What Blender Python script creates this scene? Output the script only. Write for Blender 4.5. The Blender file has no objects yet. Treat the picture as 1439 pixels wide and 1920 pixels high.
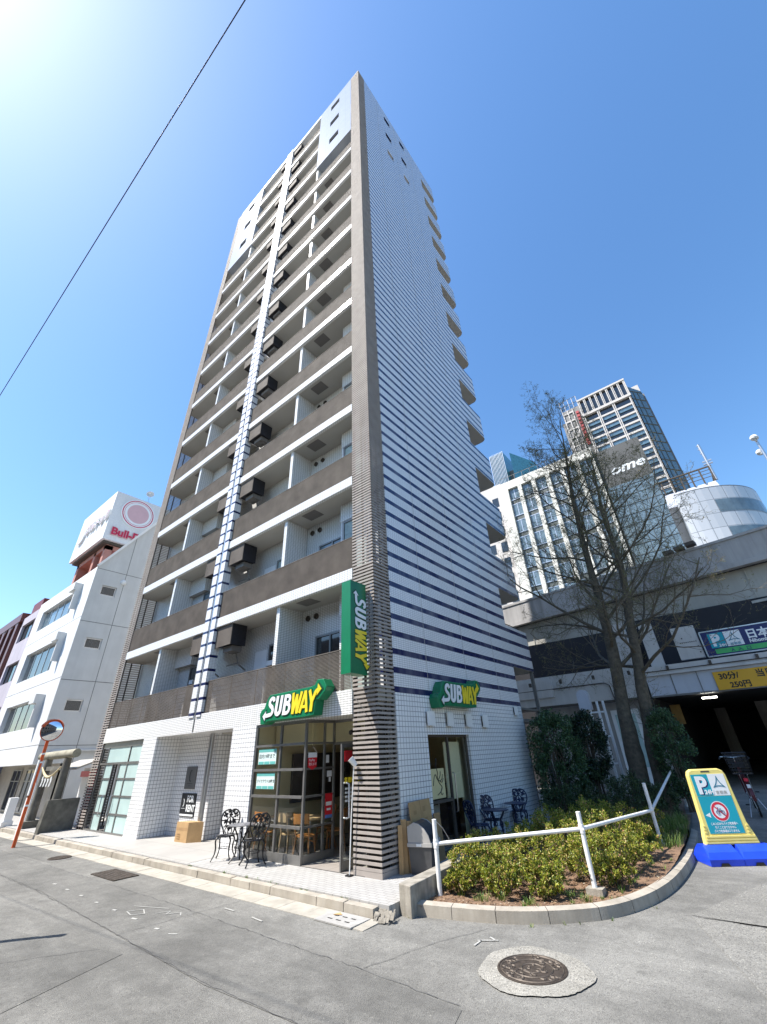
import bpy, bmesh, math, random
from mathutils import Vector, Matrix, noise as mnoise
random.seed(7)
SC = bpy.context.scene
COL = SC.collection
R_ = math.radians

# ---------------- camera, sky, sun, exposure ----------------
cam_d = bpy.data.cameras.new('camera'); cam = bpy.data.objects.new('camera', cam_d); COL.objects.link(cam)
cam_d.sensor_fit = 'VERTICAL'; cam_d.sensor_height = 36.0; cam_d.lens = 14.5044
cam_d.clip_start = 0.05; cam_d.clip_end = 3000
cr = (0.7714550, 0.6349661, -0.0409290); cd = (-0.3478401, 0.3669990, -0.8627392); cf = (-0.5327893, 0.6798013, 0.5039899)
cam.matrix_world = Matrix(((cr[0], -cd[0], -cf[0], 6.10757), (cr[1], -cd[1], -cf[1], -7.27029),
                           (cr[2], -cd[2], -cf[2], 1.92217), (0, 0, 0, 1)))
SC.camera = cam
SUN_AZ, SUN_EL = -130.0, 58.0
world = bpy.data.worlds.new('World'); SC.world = world; world.use_nodes = True
wn = world.node_tree.nodes; wl = world.node_tree.links; wn.clear()
sky = wn.new('ShaderNodeTexSky'); sky.sky_type = 'NISHITA'; sky.sun_disc = False
sky.sun_elevation = R_(SUN_EL); sky.sun_rotation = R_(90 - SUN_AZ)
sky.altitude = 0; sky.air_density = 1.25; sky.dust_density = .7; sky.ozone_density = 4.0
bg = wn.new('ShaderNodeBackground'); bg.inputs[1].default_value = 0.134
wo = wn.new('ShaderNodeOutputWorld'); hs_ = wn.new('ShaderNodeHueSaturation'); hs_.inputs['Saturation'].default_value = 1.17; wl.new(sky.outputs[0], hs_.inputs['Color']); wl.new(hs_.outputs[0], bg.inputs[0]); wl.new(bg.outputs[0], wo.inputs[0])
sun_d = bpy.data.lights.new('sun', 'SUN'); sun_d.energy = 4.9; sun_d.angle = R_(0.5); sun_d.color = (1.0, 0.95, 0.88)
sun = bpy.data.objects.new('sun', sun_d); COL.objects.link(sun)
sdir = Vector((math.cos(R_(SUN_AZ)) * math.cos(R_(SUN_EL)), math.sin(R_(SUN_AZ)) * math.cos(R_(SUN_EL)), math.sin(R_(SUN_EL))))
sun.rotation_euler = sdir.to_track_quat('Z', 'Y').to_euler(); sun.location = (0, -40, 60)
SC.view_settings.view_transform = 'Standard'; SC.view_settings.look = 'None'
SC.view_settings.exposure = 0.92; SC.view_settings.gamma = 1.0
SC.cycles.max_bounces = 8; SC.cycles.transparent_max_bounces = 12

# ---------------- mesh builder ----------------
class MB:
    def __init__(s): s.v = []; s.f = []; s.m = []
    def face(s, pts, mi=0):
        b = len(s.v); s.v.extend([tuple(p) for p in pts]); s.f.append(tuple(range(b, b + len(pts)))); s.m.append(mi); return s
    def box(s, x0, x1, y0, y1, z0, z1, mi=0):
        b = len(s.v)
        s.v.extend([(x0, y0, z0), (x1, y0, z0), (x1, y1, z0), (x0, y1, z0), (x0, y0, z1), (x1, y0, z1), (x1, y1, z1), (x0, y1, z1)])
        for q in ((0, 3, 2, 1), (4, 5, 6, 7), (0, 1, 5, 4), (1, 2, 6, 5), (2, 3, 7, 6), (3, 0, 4, 7)):
            s.f.append(tuple(b + i for i in q)); s.m.append(mi)
        return s
    def pane(s, x0, x1, y0, y1, z0, z1):
        if y1 - y0 < x1 - x0: y = (y0 + y1) / 2; return s.face([(x0, y, z0), (x1, y, z0), (x1, y, z1), (x0, y, z1)])
        x = (x0 + x1) / 2; return s.face([(x, y0, z0), (x, y1, z0), (x, y1, z1), (x, y0, z1)])
    def hexa(s, p8, mi=0):
        b = len(s.v); s.v.extend([tuple(p) for p in p8])
        for q in ((0, 3, 2, 1), (4, 5, 6, 7), (0, 1, 5, 4), (1, 2, 6, 5), (2, 3, 7, 6), (3, 0, 4, 7)):
            s.f.append(tuple(b + i for i in q)); s.m.append(mi)
        return s
    def obox(s, c, ax, ay, az, mi=0):
        c = Vector(c); ax = Vector(ax); ay = Vector(ay); az = Vector(az)
        return s.hexa([c - ax - ay - az, c + ax - ay - az, c + ax + ay - az, c - ax + ay - az,
                       c - ax - ay + az, c + ax - ay + az, c + ax + ay + az, c - ax + ay + az], mi)
    def tube(s, pts, r, n=8, mi=0, cap=True, closed=False):
        pts = [Vector(p) for p in pts]; k = len(pts)
        rs = r if isinstance(r, (list, tuple)) else [r] * k
        b = len(s.v); ref = None
        for i, p in enumerate(pts):
            if closed: t = pts[(i + 1) % k] - pts[i - 1]
            else: t = pts[min(i + 1, k - 1)] - pts[max(i - 1, 0)]
            t = t.normalized() if t.length > 1e-9 else Vector((0, 0, 1))
            if ref is None:
                ref = Vector((0, 0, 1)) if abs(t.z) < .9 else Vector((1, 0, 0))
            u = (ref - t * ref.dot(t)).normalized(); w = t.cross(u); ref = u
            for j in range(n):
                a = 2 * math.pi * j / n
                s.v.append(tuple(p + (u * math.cos(a) + w * math.sin(a)) * rs[i]))
        for i in range(k if closed else k - 1):
            i2 = (i + 1) % k
            for j in range(n):
                j2 = (j + 1) % n
                s.f.append((b + i * n + j, b + i * n + j2, b + i2 * n + j2, b + i2 * n + j)); s.m.append(mi)
        if cap and not closed:
            s.f.append(tuple(b + j for j in reversed(range(n)))); s.m.append(mi)
            s.f.append(tuple(b + (k - 1) * n + j for j in range(n))); s.m.append(mi)
        return s
    def lathe(s, c, axis, prof, n=24, mi=0):
        # prof: list of (radius, distance along axis)
        c = Vector(c); t = Vector(axis).normalized()
        ref = Vector((0, 0, 1)) if abs(t.z) < .9 else Vector((1, 0, 0))
        u = (ref - t * ref.dot(t)).normalized(); w = t.cross(u); b = len(s.v)
        for (r, d) in prof:
            for j in range(n):
                a = 2 * math.pi * j / n
                s.v.append(tuple(c + t * d + (u * math.cos(a) + w * math.sin(a)) * r))
        for i in range(len(prof) - 1):
            for j in range(n):
                j2 = (j + 1) % n
                s.f.append((b + i * n + j, b + i * n + j2, b + (i + 1) * n + j2, b + (i + 1) * n + j)); s.m.append(mi)
        return s
    def prism(s, poly, P, d0, d1, mi=0, side=None):
        # poly of (u,v); P(u,v,d)->xyz
        n = len(poly); b = len(s.v)
        for d in (d0, d1):
            for (u, v) in poly: s.v.append(tuple(P(u, v, d)))
        s.f.append(tuple(b + i for i in range(n))); s.m.append(mi)
        s.f.append(tuple(b + n + i for i in reversed(range(n)))); s.m.append(mi)
        for i in range(n):
            j = (i + 1) % n
            s.f.append((b + i, b + n + i, b + n + j, b + j)); s.m.append(mi if side is None else side)
        return s
    def holes(s, P, u0, u1, v0, v1, hs, depth, mi=0, rev=None):
        # a wall sheet with rectangular openings and reveals
        rev = mi if rev is None else rev
        us = sorted({u0, u1} | {h[0] for h in hs} | {h[1] for h in hs}); vs = sorted({v0, v1} | {h[2] for h in hs} | {h[3] for h in hs})
        us = [u for u in us if u0 <= u <= u1]; vs = [v for v in vs if v0 <= v <= v1]
        for i in range(len(us) - 1):
            for j in range(len(vs) - 1):
                cu, cv = (us[i] + us[i + 1]) / 2, (vs[j] + vs[j + 1]) / 2
                if any(h[0] < cu < h[1] and h[2] < cv < h[3] for h in hs): continue
                s.face([P(us[i], vs[j], 0), P(us[i + 1], vs[j], 0), P(us[i + 1], vs[j + 1], 0), P(us[i], vs[j + 1], 0)], mi)
        for (a, b_, c, d) in hs:
            for (p, q) in (((a, c), (b_, c)), ((b_, c), (b_, d)), ((b_, d), (a, d)), ((a, d), (a, c))):
                s.face([P(*p, 0), P(*q, 0), P(*q, depth), P(*p, depth)], rev)
        return s
    def mesh_in(s, me, M, mi=0):
        b = len(s.v)
        for v in me.vertices: s.v.append(tuple(M @ v.co))
        for p in me.polygons: s.f.append(tuple(b + i for i in p.vertices)); s.m.append(mi)
        return s
    def build(s, name, mats, parent=None, smooth=False, weld=False, **props):
        if not isinstance(mats, (list, tuple)): mats = [mats]
        off = Vector((0, 0, 0)); p = parent
        while p is not None: off += p.location; p = p.parent
        me = bpy.data.meshes.new(name)
        me.from_pydata([(a[0] - off.x, a[1] - off.y, a[2] - off.z) for a in s.v], [], s.f)
        for m in mats: me.materials.append(m)
        if len(mats) > 1: me.polygons.foreach_set('material_index', s.m)
        if weld or smooth:
            bm = bmesh.new(); bm.from_mesh(me); bmesh.ops.remove_doubles(bm, verts=bm.verts, dist=1e-4)
            bmesh.ops.recalc_face_normals(bm, faces=bm.faces); bm.to_mesh(me); bm.free()
        if smooth:
            me.polygons.foreach_set('use_smooth', [True] * len(me.polygons))
            try: me.set_sharp_from_angle(angle=R_(40))
            except Exception: pass
        me.update()
        o = bpy.data.objects.new(name, me); COL.objects.link(o)
        if parent is not None: o.parent = parent
        for k, v in props.items(): o[k] = v
        return o

def thing(name, label, cat, loc=(0, 0, 0), group=None):
    o = bpy.data.objects.new(name, None); COL.objects.link(o); o.empty_display_size = .2
    o.location = loc; o['label'] = label; o['category'] = cat
    if group: o['group'] = group
    return o
def tag(o, label, cat, group=None):
    o['label'] = label; o['category'] = cat
    if group: o['group'] = group
    return o
def kids(o): return [c for c in o.children]
def dup(o, loc=None, rz=None, label=None, parent=None):
    c = o.copy(); COL.objects.link(c)
    if parent is not None: c.parent = parent
    if loc is not None: c.location = loc
    if rz is not None: c.rotation_euler = (0, 0, rz)
    if label: c['label'] = label
    for ch in kids(o): dup(ch, parent=c)
    return c
def PX(c, s=1):   # plane x = c seen from +x side: u = y, d goes inward (-x)
    return lambda u, v, d: (c - s * d, u, v)
def PY(c, s=1):   # plane y = c seen from -y side: u = x, d goes inward (+y)
    return lambda u, v, d: (u, c + s * d, v)

def text_into(mb, s, size, P, u, v, d, ext=.004, bold=0.0, shear=0.0, sx=1.0, align='LEFT', mi=0, spacing=1.0):
    cu = bpy.data.curves.new('t', 'FONT'); cu.body = s; cu.size = size; cu.offset = bold; cu.shear = shear; cu.align_x = align
    cu.resolution_u = 3; cu.space_character = spacing
    o = bpy.data.objects.new('t', cu); COL.objects.link(o)
    bpy.context.view_layer.update()
    dg = bpy.context.evaluated_depsgraph_get(); me = bpy.data.meshes.new_from_object(o.evaluated_get(dg))
    bm = bmesh.new(); bm.from_mesh(me)
    if ext:
        r = bmesh.ops.extrude_face_region(bm, geom=bm.faces[:])
        for e in r['geom']:
            if isinstance(e, bmesh.types.BMVert): e.co.z -= 1.0
    b = len(mb.v); bm.verts.ensure_lookup_table(); bm.verts.index_update()
    for w in bm.verts:
        mb.v.append(tuple(P(u + w.co.x * sx, v + w.co.y, d + (ext if w.co.z < -.5 else 0))))
    for f in bm.faces: mb.f.append(tuple(b + w.index for w in f.verts)); mb.m.append(mi)
    bm.free(); bpy.data.objects.remove(o); bpy.data.meshes.remove(me); bpy.data.curves.remove(cu)

# ---------------- materials ----------------
def new_mat(name):
    m = bpy.data.materials.new(name); m.use_nodes = True; nt = m.node_tree
    return m, nt, nt.nodes['Principled BSDF']
def N(nt, t, **kw):
    n = nt.nodes.new(t)
    for k, v in kw.items(): setattr(n, k, v)
    return n
def mathn(nt, op, a, b=None):
    n = N(nt, 'ShaderNodeMath', operation=op)
    for i, x in enumerate((a, b)):
        if x is None: continue
        if isinstance(x, (int, float)): n.inputs[i].default_value = x
        else: nt.links.new(x, n.inputs[i])
    return n.outputs[0]
def mixc(nt, fac, a, b, blend='MIX'):
    n = N(nt, 'ShaderNodeMix', data_type='RGBA', blend_type=blend)
    for i, x in ((0, fac), (6, a), (7, b)):
        if isinstance(x, (int, float)): n.inputs[i].default_value = x
        elif isinstance(x, tuple): n.inputs[i].default_value = (*x, 1)
        else: nt.links.new(x, n.inputs[i])
    return n.outputs[2]
def ramp(nt, fac, stops):
    n = N(nt, 'ShaderNodeValToRGB'); e = n.color_ramp.elements
    while len(e) < len(stops): e.new(.5)
    for el, (p, c) in zip(e, stops): el.position = p; el.color = (*c, 1)
    nt.links.new(fac, n.inputs[0]); return n.outputs[0]
def noise(nt, scale, detail=4, vec=None, rough=.55):
    n = N(nt, 'ShaderNodeTexNoise'); n.inputs['Scale'].default_value = scale; n.inputs['Detail'].default_value = detail
    n.inputs['Roughness'].default_value = rough
    if vec is not None: nt.links.new(vec, n.inputs['Vector'])
    return n.outputs['Fac']
def objco(nt): return N(nt, 'ShaderNodeTexCoord').outputs['Object']
def scaled(nt, vec, s):
    n = N(nt, 'ShaderNodeMapping'); n.inputs['Scale'].default_value = s; nt.links.new(vec, n.inputs['Vector']); return n.outputs[0]
def bump(nt, bsdf, h, strength, dist=.01):
    n = N(nt, 'ShaderNodeBump'); n.inputs['Strength'].default_value = strength; n.inputs['Distance'].default_value = dist
    nt.links.new(h, n.inputs['Height']); nt.links.new(n.outputs[0], bsdf.inputs['Normal'])
def mat(name, col, rough=.6, metal=0.0, var=.12, vscale=6.0, bmp=0.0, bscale=40.0, spec=.5, stain=None):
    m, nt, b = new_mat(name); co = objco(nt)
    f = noise(nt, vscale, 5, co)
    lo = tuple(c * (1 - var) for c in col); hi = tuple(min(1, c * (1 + var)) for c in col)
    c = ramp(nt, f, [(.3, lo), (.7, hi)])
    if stain:   # vertical streaks of dirt
        sv = scaled(nt, co, (stain[1], stain[1], stain[1] * .06)); sf = noise(nt, 1.0, 6, sv, .7)
        c = mixc(nt, mathn(nt, 'MULTIPLY', ramp(nt, sf, [(.45, (0, 0, 0)), (.7, (1, 1, 1))]), stain[2]), c, stain[0])
    nt.links.new(c, b.inputs['Base Color'])
    b.inputs['Roughness'].default_value = rough; b.inputs['Metallic'].default_value = metal
    b.inputs['Specular IOR Level'].default_value = spec
    if bmp: bump(nt, b, noise(nt, bscale, 4, co), bmp)
    return m
def wallvec(nt):
    co = objco(nt); sp = N(nt, 'ShaderNodeSeparateXYZ'); nt.links.new(co, sp.inputs[0])
    cb = N(nt, 'ShaderNodeCombineXYZ'); nt.links.new(mathn(nt, 'ADD', sp.outputs[0], sp.outputs[1]), cb.inputs[0]); nt.links.new(sp.outputs[2], cb.inputs[1])
    return cb.outputs[0], sp.outputs[2], co
def brick(nt, vec, c1, c2, mortar, w, h, ms, off=.5, freq=2):
    n = N(nt, 'ShaderNodeTexBrick'); n.offset = off; n.offset_frequency = freq
    n.inputs['Color1'].default_value = (*c1, 1); n.inputs['Color2'].default_value = (*c2, 1); n.inputs['Mortar'].default_value = (*mortar, 1)
    n.inputs['Scale'].default_value = 1; n.inputs['Mortar Size'].default_value = ms; n.inputs['Mortar Smooth'].default_value = .1
    n.inputs['Brick Width'].default_value = w; n.inputs['Row Height'].default_value = h
    nt.links.new(vec, n.inputs['Vector']); return n
def tile_mat(name, c1, c2, grout, w, h, ms, rough=.22, stripe=None, off=0.0, dirt=.06):
    m, nt, b = new_mat(name); vec, z, co = wallvec(nt)
    br = brick(nt, vec, c1, c2, grout, w, h, ms, off)
    c = br.outputs['Color']
    if stripe:
        z0, pitch, frac, zmax = stripe
        fr = mathn(nt, 'FRACT', mathn(nt, 'DIVIDE', mathn(nt, 'SUBTRACT', z, z0), pitch))
        k = mathn(nt, 'MULTIPLY', mathn(nt, 'LESS_THAN', fr, frac), mathn(nt, 'GREATER_THAN', z, z0))
        k = mathn(nt, 'MULTIPLY', k, mathn(nt, 'LESS_THAN', z, zmax))
        c = mixc(nt, k, c, (.010, .014, .075))
    d = noise(nt, 1.3, 5, scaled(nt, co, (1, 1, .25)))
    c = mixc(nt, mathn(nt, 'MULTIPLY', ramp(nt, d, [(.45, (0, 0, 0)), (.75, (1, 1, 1))]), dirt * 4), c, tuple(x * .72 for x in c1))
    nt.links.new(c, b.inputs['Base Color']); b.inputs['Roughness'].default_value = rough
    bump(nt, b, br.outputs['Fac'], -.25, .004)
    return m
def glass_mat(name, tint=(.75, .85, .85), refl=.08, rough=.02):
    m, nt, b = new_mat(name); nt.nodes.remove(b)
    out = nt.nodes['Material Output']
    tr = N(nt, 'ShaderNodeBsdfTransparent'); tr.inputs[0].default_value = (*tint, 1)
    gl = N(nt, 'ShaderNodeBsdfGlossy'); gl.inputs['Roughness'].default_value = rough; gl.inputs[0].default_value = (1, 1, 1, 1)
    lw = N(nt, 'ShaderNodeLayerWeight'); lw.inputs[0].default_value = .5
    f5 = mathn(nt, 'POWER', lw.outputs['Facing'], 4.5)
    mx = N(nt, 'ShaderNodeMixShader'); nt.links.new(mathn(nt, 'ADD', mathn(nt, 'MULTIPLY', f5, 1 - refl), refl), mx.inputs[0])
    nt.links.new(tr.outputs[0], mx.inputs[1]); nt.links.new(gl.outputs[0], mx.inputs[2]); nt.links.new(mx.outputs[0], out.inputs[0])
    return m
def pane_mat(name, col, rough=.05, spec=1.0):   # window glass with nothing to see behind it
    m = mat(name, col, rough, 0, .25, 1.5, spec=spec); return m
def emit_mat(name, col, s):
    m, nt, b = new_mat(name); b.inputs['Base Color'].default_value = (*col, 1)
    b.inputs['Emission Color'].default_value = (*col, 1); b.inputs['Emission Strength'].default_value = s; return m
def leaf_mat(name, stops, rough=.5):
    m, nt, b = new_mat(name); g = N(nt, 'ShaderNodeNewGeometry')
    c = ramp(nt, g.outputs['Random Per Island'], stops); nt.links.new(c, b.inputs['Base Color']); b.inputs['Roughness'].default_value = rough
    out = nt.nodes['Material Output']; tl = N(nt, 'ShaderNodeBsdfTranslucent'); nt.links.new(c, tl.inputs[0])
    mx = N(nt, 'ShaderNodeMixShader'); mx.inputs[0].default_value = .3
    nt.links.new(b.outputs[0], mx.inputs[1]); nt.links.new(tl.outputs[0], mx.inputs[2]); nt.links.new(mx.outputs[0], out.inputs[0])
    return m

M = {}
WT = (.80, .80, .80)
M['tile'] = tile_mat('white_tile', (.82, .82, .80), (.78, .78, .77), (.34, .33, .31), .097, .0475, .006)
M['tile_stripe'] = tile_mat('striped_tile', (.80, .80, .80), (.765, .77, .78), (.40, .40, .41), .097, .0465, .005, stripe=(3.08, .418, .32, 50))
M['tile_pillar'] = tile_mat('pillar_tile', (.80, .80, .80), (.77, .775, .78), (.45, .44, .43), .097, .0465, .005, stripe=(3.15, .418, .20, 50))
M['tile_big'] = tile_mat('square_tile', (.82, .82, .81), (.79, .79, .785), (.22, .22, .23), .105, .1045, .006)
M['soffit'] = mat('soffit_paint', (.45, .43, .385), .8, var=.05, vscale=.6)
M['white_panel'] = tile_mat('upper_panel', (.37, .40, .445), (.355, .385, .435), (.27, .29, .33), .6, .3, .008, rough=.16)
M['louver'] = mat('bronze_slat', (.335, .30, .27), .7, 0, .12, 3, spec=.2)
M['louver_dark'] = mat('bronze_dark', (.085, .072, .06), .7, 0, .15, 3, spec=.2)
M['rail'] = mat('railing_slat', (.145, .126, .108), .75, 0, .2, 2, spec=.15)
M['steel'] = mat('window_steel', (.24, .235, .225), .38, .6, .12, 5)
M['alu'] = mat('aluminium', (.55, .55, .55), .3, .9, .06, 5)
M['black'] = mat('black_paint', (.012, .012, .014), .4, 0, .3, 8)
M['dark'] = mat('dark_void', (.02, .02, .022), .8, 0, .3, 2)
M['white'] = mat('white_paint', (.80, .80, .79), .45, 0, .04, 4)
M['white_plastic'] = mat('white_plastic', (.78, .78, .76), .35, 0, .03, 4)
M['concrete'] = mat('concrete', (.36, .35, .33), .85, 0, .2, 2.5, .3, 60, stain=((.14, .135, .12), 2.0, .5))
M['concrete_old'] = mat('old_concrete', (.30, .275, .23), .9, 0, .3, 5, .5, 50, stain=((.10, .085, .06), 4.0, .6))
M['glass'] = glass_mat('shop_glass', (.90, .94, .93), .06)
M['pane'] = pane_mat('dark_pane', (.02, .025, .03), .04)
M['pane_blue'] = pane_mat('sky_pane', (.13, .18, .21), .05, .8)
M['frost'] = mat('frosted_pane', (.46, .60, .57), .25, 0, .08, 1.2, spec=.6)
M['green'] = mat('sign_green', (.004, .145, .055), .3, 0, .08, 3)
M['green_edge'] = mat('sign_green_edge', (.004, .17, .07), .35, 0, .08, 3)
M['sign_white'] = mat('sign_white', (.78, .80, .80), .35, 0, .03, 3)
M['sign_yellow'] = mat('sign_yellow', (.80, .63, .03), .35, 0, .05, 3)
M['wood'] = mat('bent_wood', (.36, .15, .04), .4, 0, .2, 8)
M['wood_pale'] = mat('pale_wood', (.50, .34, .18), .45, 0, .15, 6)
M['cardboard'] = mat('cardboard', (.44, .28, .13), .85, 0, .12, 5)
M['cardboard_side'] = mat('cardboard_edge', (.36, .22, .10), .85, 0, .15, 9)
# ---------------- setting: ground, pavement, kerbs ----------------
def asphalt(name, base, patch=.25, speck=.6):
    m, nt, b = new_mat(name); co = objco(nt)
    big = noise(nt, .35, 4, co); fine = noise(nt, 140, 2, co); mid = noise(nt, 4, 6, co, .65)
    lo = tuple(x * (1 - patch) for x in base); hi = tuple(x * (1 + patch) for x in base)
    c = ramp(nt, mathn(nt, 'ADD', mathn(nt, 'MULTIPLY', big, .6), mathn(nt, 'MULTIPLY', mid, .4)), [(.38, lo), (.62, hi)])
    vo = N(nt, 'ShaderNodeTexVoronoi'); vo.inputs['Scale'].default_value = 78; nt.links.new(co, vo.inputs['Vector'])
    g = ramp(nt, vo.outputs['Color'], [(.12, (.42, .42, .42)), (.45, (.95, .95, .95)), (.88, (1.05, 1.05, 1.05)), (.95, (2.0, 2.0, 1.9))])
    c = mixc(nt, speck, c, g, 'MULTIPLY')
    st = noise(nt, 1.0, 7, scaled(nt, co, (.22, 1.5, 1)), .7); c = mixc(nt, ramp(nt, st, [(.46, (0, 0, 0)), (.62, (.45, .45, .45))]), c, tuple(x * .55 for x in base))
    sp2 = noise(nt, 2.6, 6, co, .75); c = mixc(nt, ramp(nt, sp2, [(.60, (0, 0, 0)), (.70, (.6, .6, .6))]), c, tuple(x * .5 for x in base))
    nt.links.new(c, b.inputs['Base Color']); b.inputs['Roughness'].default_value = .9
    bump(nt, b, mathn(nt, 'ADD', fine, vo.outputs['Distance']), .8, .008)
    return m
M['asphalt'] = asphalt('asphalt', (.192, .187, .170), .3)
M['asphalt_dark'] = asphalt('asphalt_patch', (.166, .162, .148), .3)
M['asphalt_light'] = asphalt('asphalt_light', (.235, .228, .206), .12, .95)
RZ = -.15
g = MB(); g.face([(-400, -300, RZ), (400, -300, RZ), (400, 500, RZ), (-400, 500, RZ)]).build('ground', M['asphalt'], kind='structure')
# repaired strips of road surface
rp = MB(); z = RZ + .004
for poly in ([(-30, -2.45), (-3.0, -2.35), (1.6, -2.45), (3.05, -2.55), (3.3, -3.5), (.5, -3.62), (-6, -3.3), (-30, -3.5)],
             [(-12.2, -2.3), (-9.2, -2.25), (-9.2, -1.7), (-12.2, -1.7)], [(3.75, -2.35), (12, .4), (13, -2.4), (4.6, -4.5)],
             [(-5.0, -4.6), (-1.2, -3.75), (-.6, -5.4), (-4.6, -6.4)]):
    rp.face([(x, y, z) for x, y in poly])
rp.build('road_patches', M['asphalt_dark'], kind='structure')
lp = MB()
lp.face([(4.45, 1.2, z), (12, 1.0, z), (12, 3.9, z), (5.5, 4.2, z)]); lp.face([(5.3, -1.0, z), (13, 1.6, z), (12, .9, z + 0), (4.45, 1.15, z)])
lp.build('road_light_patch', M['asphalt_light'], kind='structure')
M['crack'] = mat('crack_tar', (.085, .085, .085), .95, 0, .3, 20)
ck = MB()
def crack(pts, w=.007):
    pts2 = []
    for a, b in zip(pts, pts[1:]):
        n = max(2, int(math.dist(a, b) / .12))
        for i in range(n): t = i / n; pts2.append((a[0] + (b[0] - a[0]) * t + random.uniform(-.018, .018), a[1] + (b[1] - a[1]) * t + random.uniform(-.018, .018)))
    pts2.append(pts[-1])
    for a, b in zip(pts2, pts2[1:]):
        d = Vector((b[0] - a[0], b[1] - a[1])); L = d.length
        if L < 1e-5: continue
        nx, ny = -d.y / L * w * random.uniform(.3, .7), d.x / L * w * random.uniform(.3, .7)
        ck.face([(a[0] - nx, a[1] - ny, RZ + .007), (b[0] - nx, b[1] - ny, RZ + .007), (b[0] + nx, b[1] + ny, RZ + .007), (a[0] + nx, a[1] + ny, RZ + .007)])
for p in ([(-30, -2.4), (-10, -2.38), (-3.0, -2.33), (1.6, -2.43), (3.0, -2.5)], [(-2.0, -3.5), (-1.8, -1.62)], [(-4.2, -3.3), (-3.9, -2.0)], 
          [(-30, -3.5), (-6, -3.33), (.5, -3.6), (3.2, -3.5)], [(2.35, -.62), (2.0, -1.4), (1.7, -2.4)], [(3.8, -2.4), (12, .45)],
          [(4.4, 1.15), (12, .9)], [(-1.6, -3.8), (-2.6, -5.2)], [(-12.5, -2.5), (-12.2, -1.65)]):
    crack(p)
ck.build('road_cracks', M['crack'], kind='structure')
M['road_paint'] = mat('worn_road_paint', (.36, .355, .33), .8, 0, .15, 30)
pm = MB()
for i in range(7):
    x = -6.4 + i * .78; y = -2.95 - .02 * i
    pm.obox((x, y, RZ + .008), (.03 + .03 * random.random(), .012, 0), (-.01, .020, 0), (0, 0, .002))
for (x, y, l, a) in ((-1.55, -2.0, .13, .0), (-.75, -2.05, .15, -.1), (2.52, -1.0, .13, .55), (2.45, -1.12, .1, 1.6), (2.55, -.92, .06, -.5), (-1.3, -3.05, .07, .5)):
    pm.obox((x, y, RZ + .008), (l * math.cos(a), l * math.sin(a), 0), (-.012 * math.sin(a), .012 * math.cos(a), 0), (0, 0, .002))
for (pts) in ([(-3.2, -2.75), (-2.5, -2.5)], [(-3.0, -2.95), (-2.85, -2.75), (-2.6, -2.85), (-2.75, -3.0), (-3.0, -2.95)], [(-2.45, -2.75), (-2.35, -2.55), (-2.25, -2.68), (-2.12, -2.5), (-1.98, -2.58)]):
    for a, b in zip(pts, pts[1:]):
        d = Vector((b[0] - a[0], b[1] - a[1], 0)); c = Vector(((a[0] + b[0]) / 2, (a[1] + b[1]) / 2, RZ + .009)); pm.obox(c, d / 2, Vector((-d.y, d.x, 0)).normalized() * .008, (0, 0, .001))
pm.build('road_markings', M['road_paint'], kind='structure')

# pavement in front of the block
def paving(name, c1, c2, gr, w, h, ms):
    m, nt, b = new_mat(name); co = objco(nt)
    br = brick(nt, co, c1, c2, gr, w, h, ms, .5)
    d = noise(nt, 1.1, 6, co, .65); c = mixc(nt, ramp(nt, d, [(.42, (0, 0, 0)), (.72, (.4, .4, .4))]), br.outputs['Color'], tuple(x * .62 for x in c1))
    nt.links.new(c, b.inputs['Base Color']); b.inputs['Roughness'].default_value = .7; bump(nt, b, br.outputs['Fac'], -.3, .004); return m
M['paving'] = paving('pale_paving_tile', (.40, .39, .37), (.365, .355, .335), (.12, .115, .105), .195, .0975, .0045)
M['paving_smooth'] = paving('smooth_paving', (.37, .355, .325), (.35, .335, .31), (.19, .18, .165), 1.2, .9, .006)
M['kerb'] = mat('kerb_stone', (.36, .325, .27), .85, 0, .2, 3, .25, 70, stain=((.17, .14, .10), 5, .35))
M['gutter'] = mat('gutter_concrete', (.345, .32, .27), .85, 0, .18, 4, .25, 60)
pv = MB(); pv.box(-60, .98, -1.03, 8.9, -.4, 0.0).build('pavement', M['paving'], kind='structure')
ps = MB(); ps.box(-9.55, -4.75, -1.0, 1.6, -.02, .004).build('entrance_paving', M['paving_smooth'], kind='structure')
kb = MB(); x = .78; i = 0
while x > -40:
    L = .6 if x > -18 else 2.0
    o = random.uniform(-.006, .006); zt = -.022 + random.uniform(-.006, .004)
    kb.hexa([(x - L + .012, -1.175 + o, -.3), (x, -1.175 + o, -.3), (x, -1.04, -.3), (x - L + .012, -1.04, -.3), (x - L + .012, -1.165 + o, zt - .008), (x, -1.165 + o, zt - .008), (x, -1.04, zt), (x - L + .012, -1.04, zt)])
    x -= L
kb.build('kerb', M['kerb'], kind='structure')
gt = MB(); x = .95
while x > -40:
    L = .62 if x > -18 else 2.0
    zz = RZ + .012 + random.uniform(-.003, .003)
    gt.hexa([(x - L + .008, -1.58, -.3), (x, -1.58, -.3), (x, -1.18, -.3), (x - L + .008, -1.18, -.3), (x - L + .008, -1.58, zz - .004), (x, -1.58, zz - .004), (x, -1.18, zz + .004), (x - L + .008, -1.18, zz + .004)])
    x -= L
gt.build('gutter', M['gutter'], kind='structure')
M['rubble'] = mat('rubble', (.22, .20, .165), .9, 0, .3, 12, .6, 50)
rb = MB()
for k in range(45):
    x = random.uniform(.78, 1.12); y = random.uniform(-1.22, -.98); r = random.uniform(.006, .028)
    rb.obox((x, y, -.13 + (y + 1.25) * .3 + random.uniform(0, .02)), (r, r * .3, 0), (-r * .4, r * .8, .01), (0, .01, r * .5))
rb.build('rubble', M['rubble'], kind='stuff')

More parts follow.
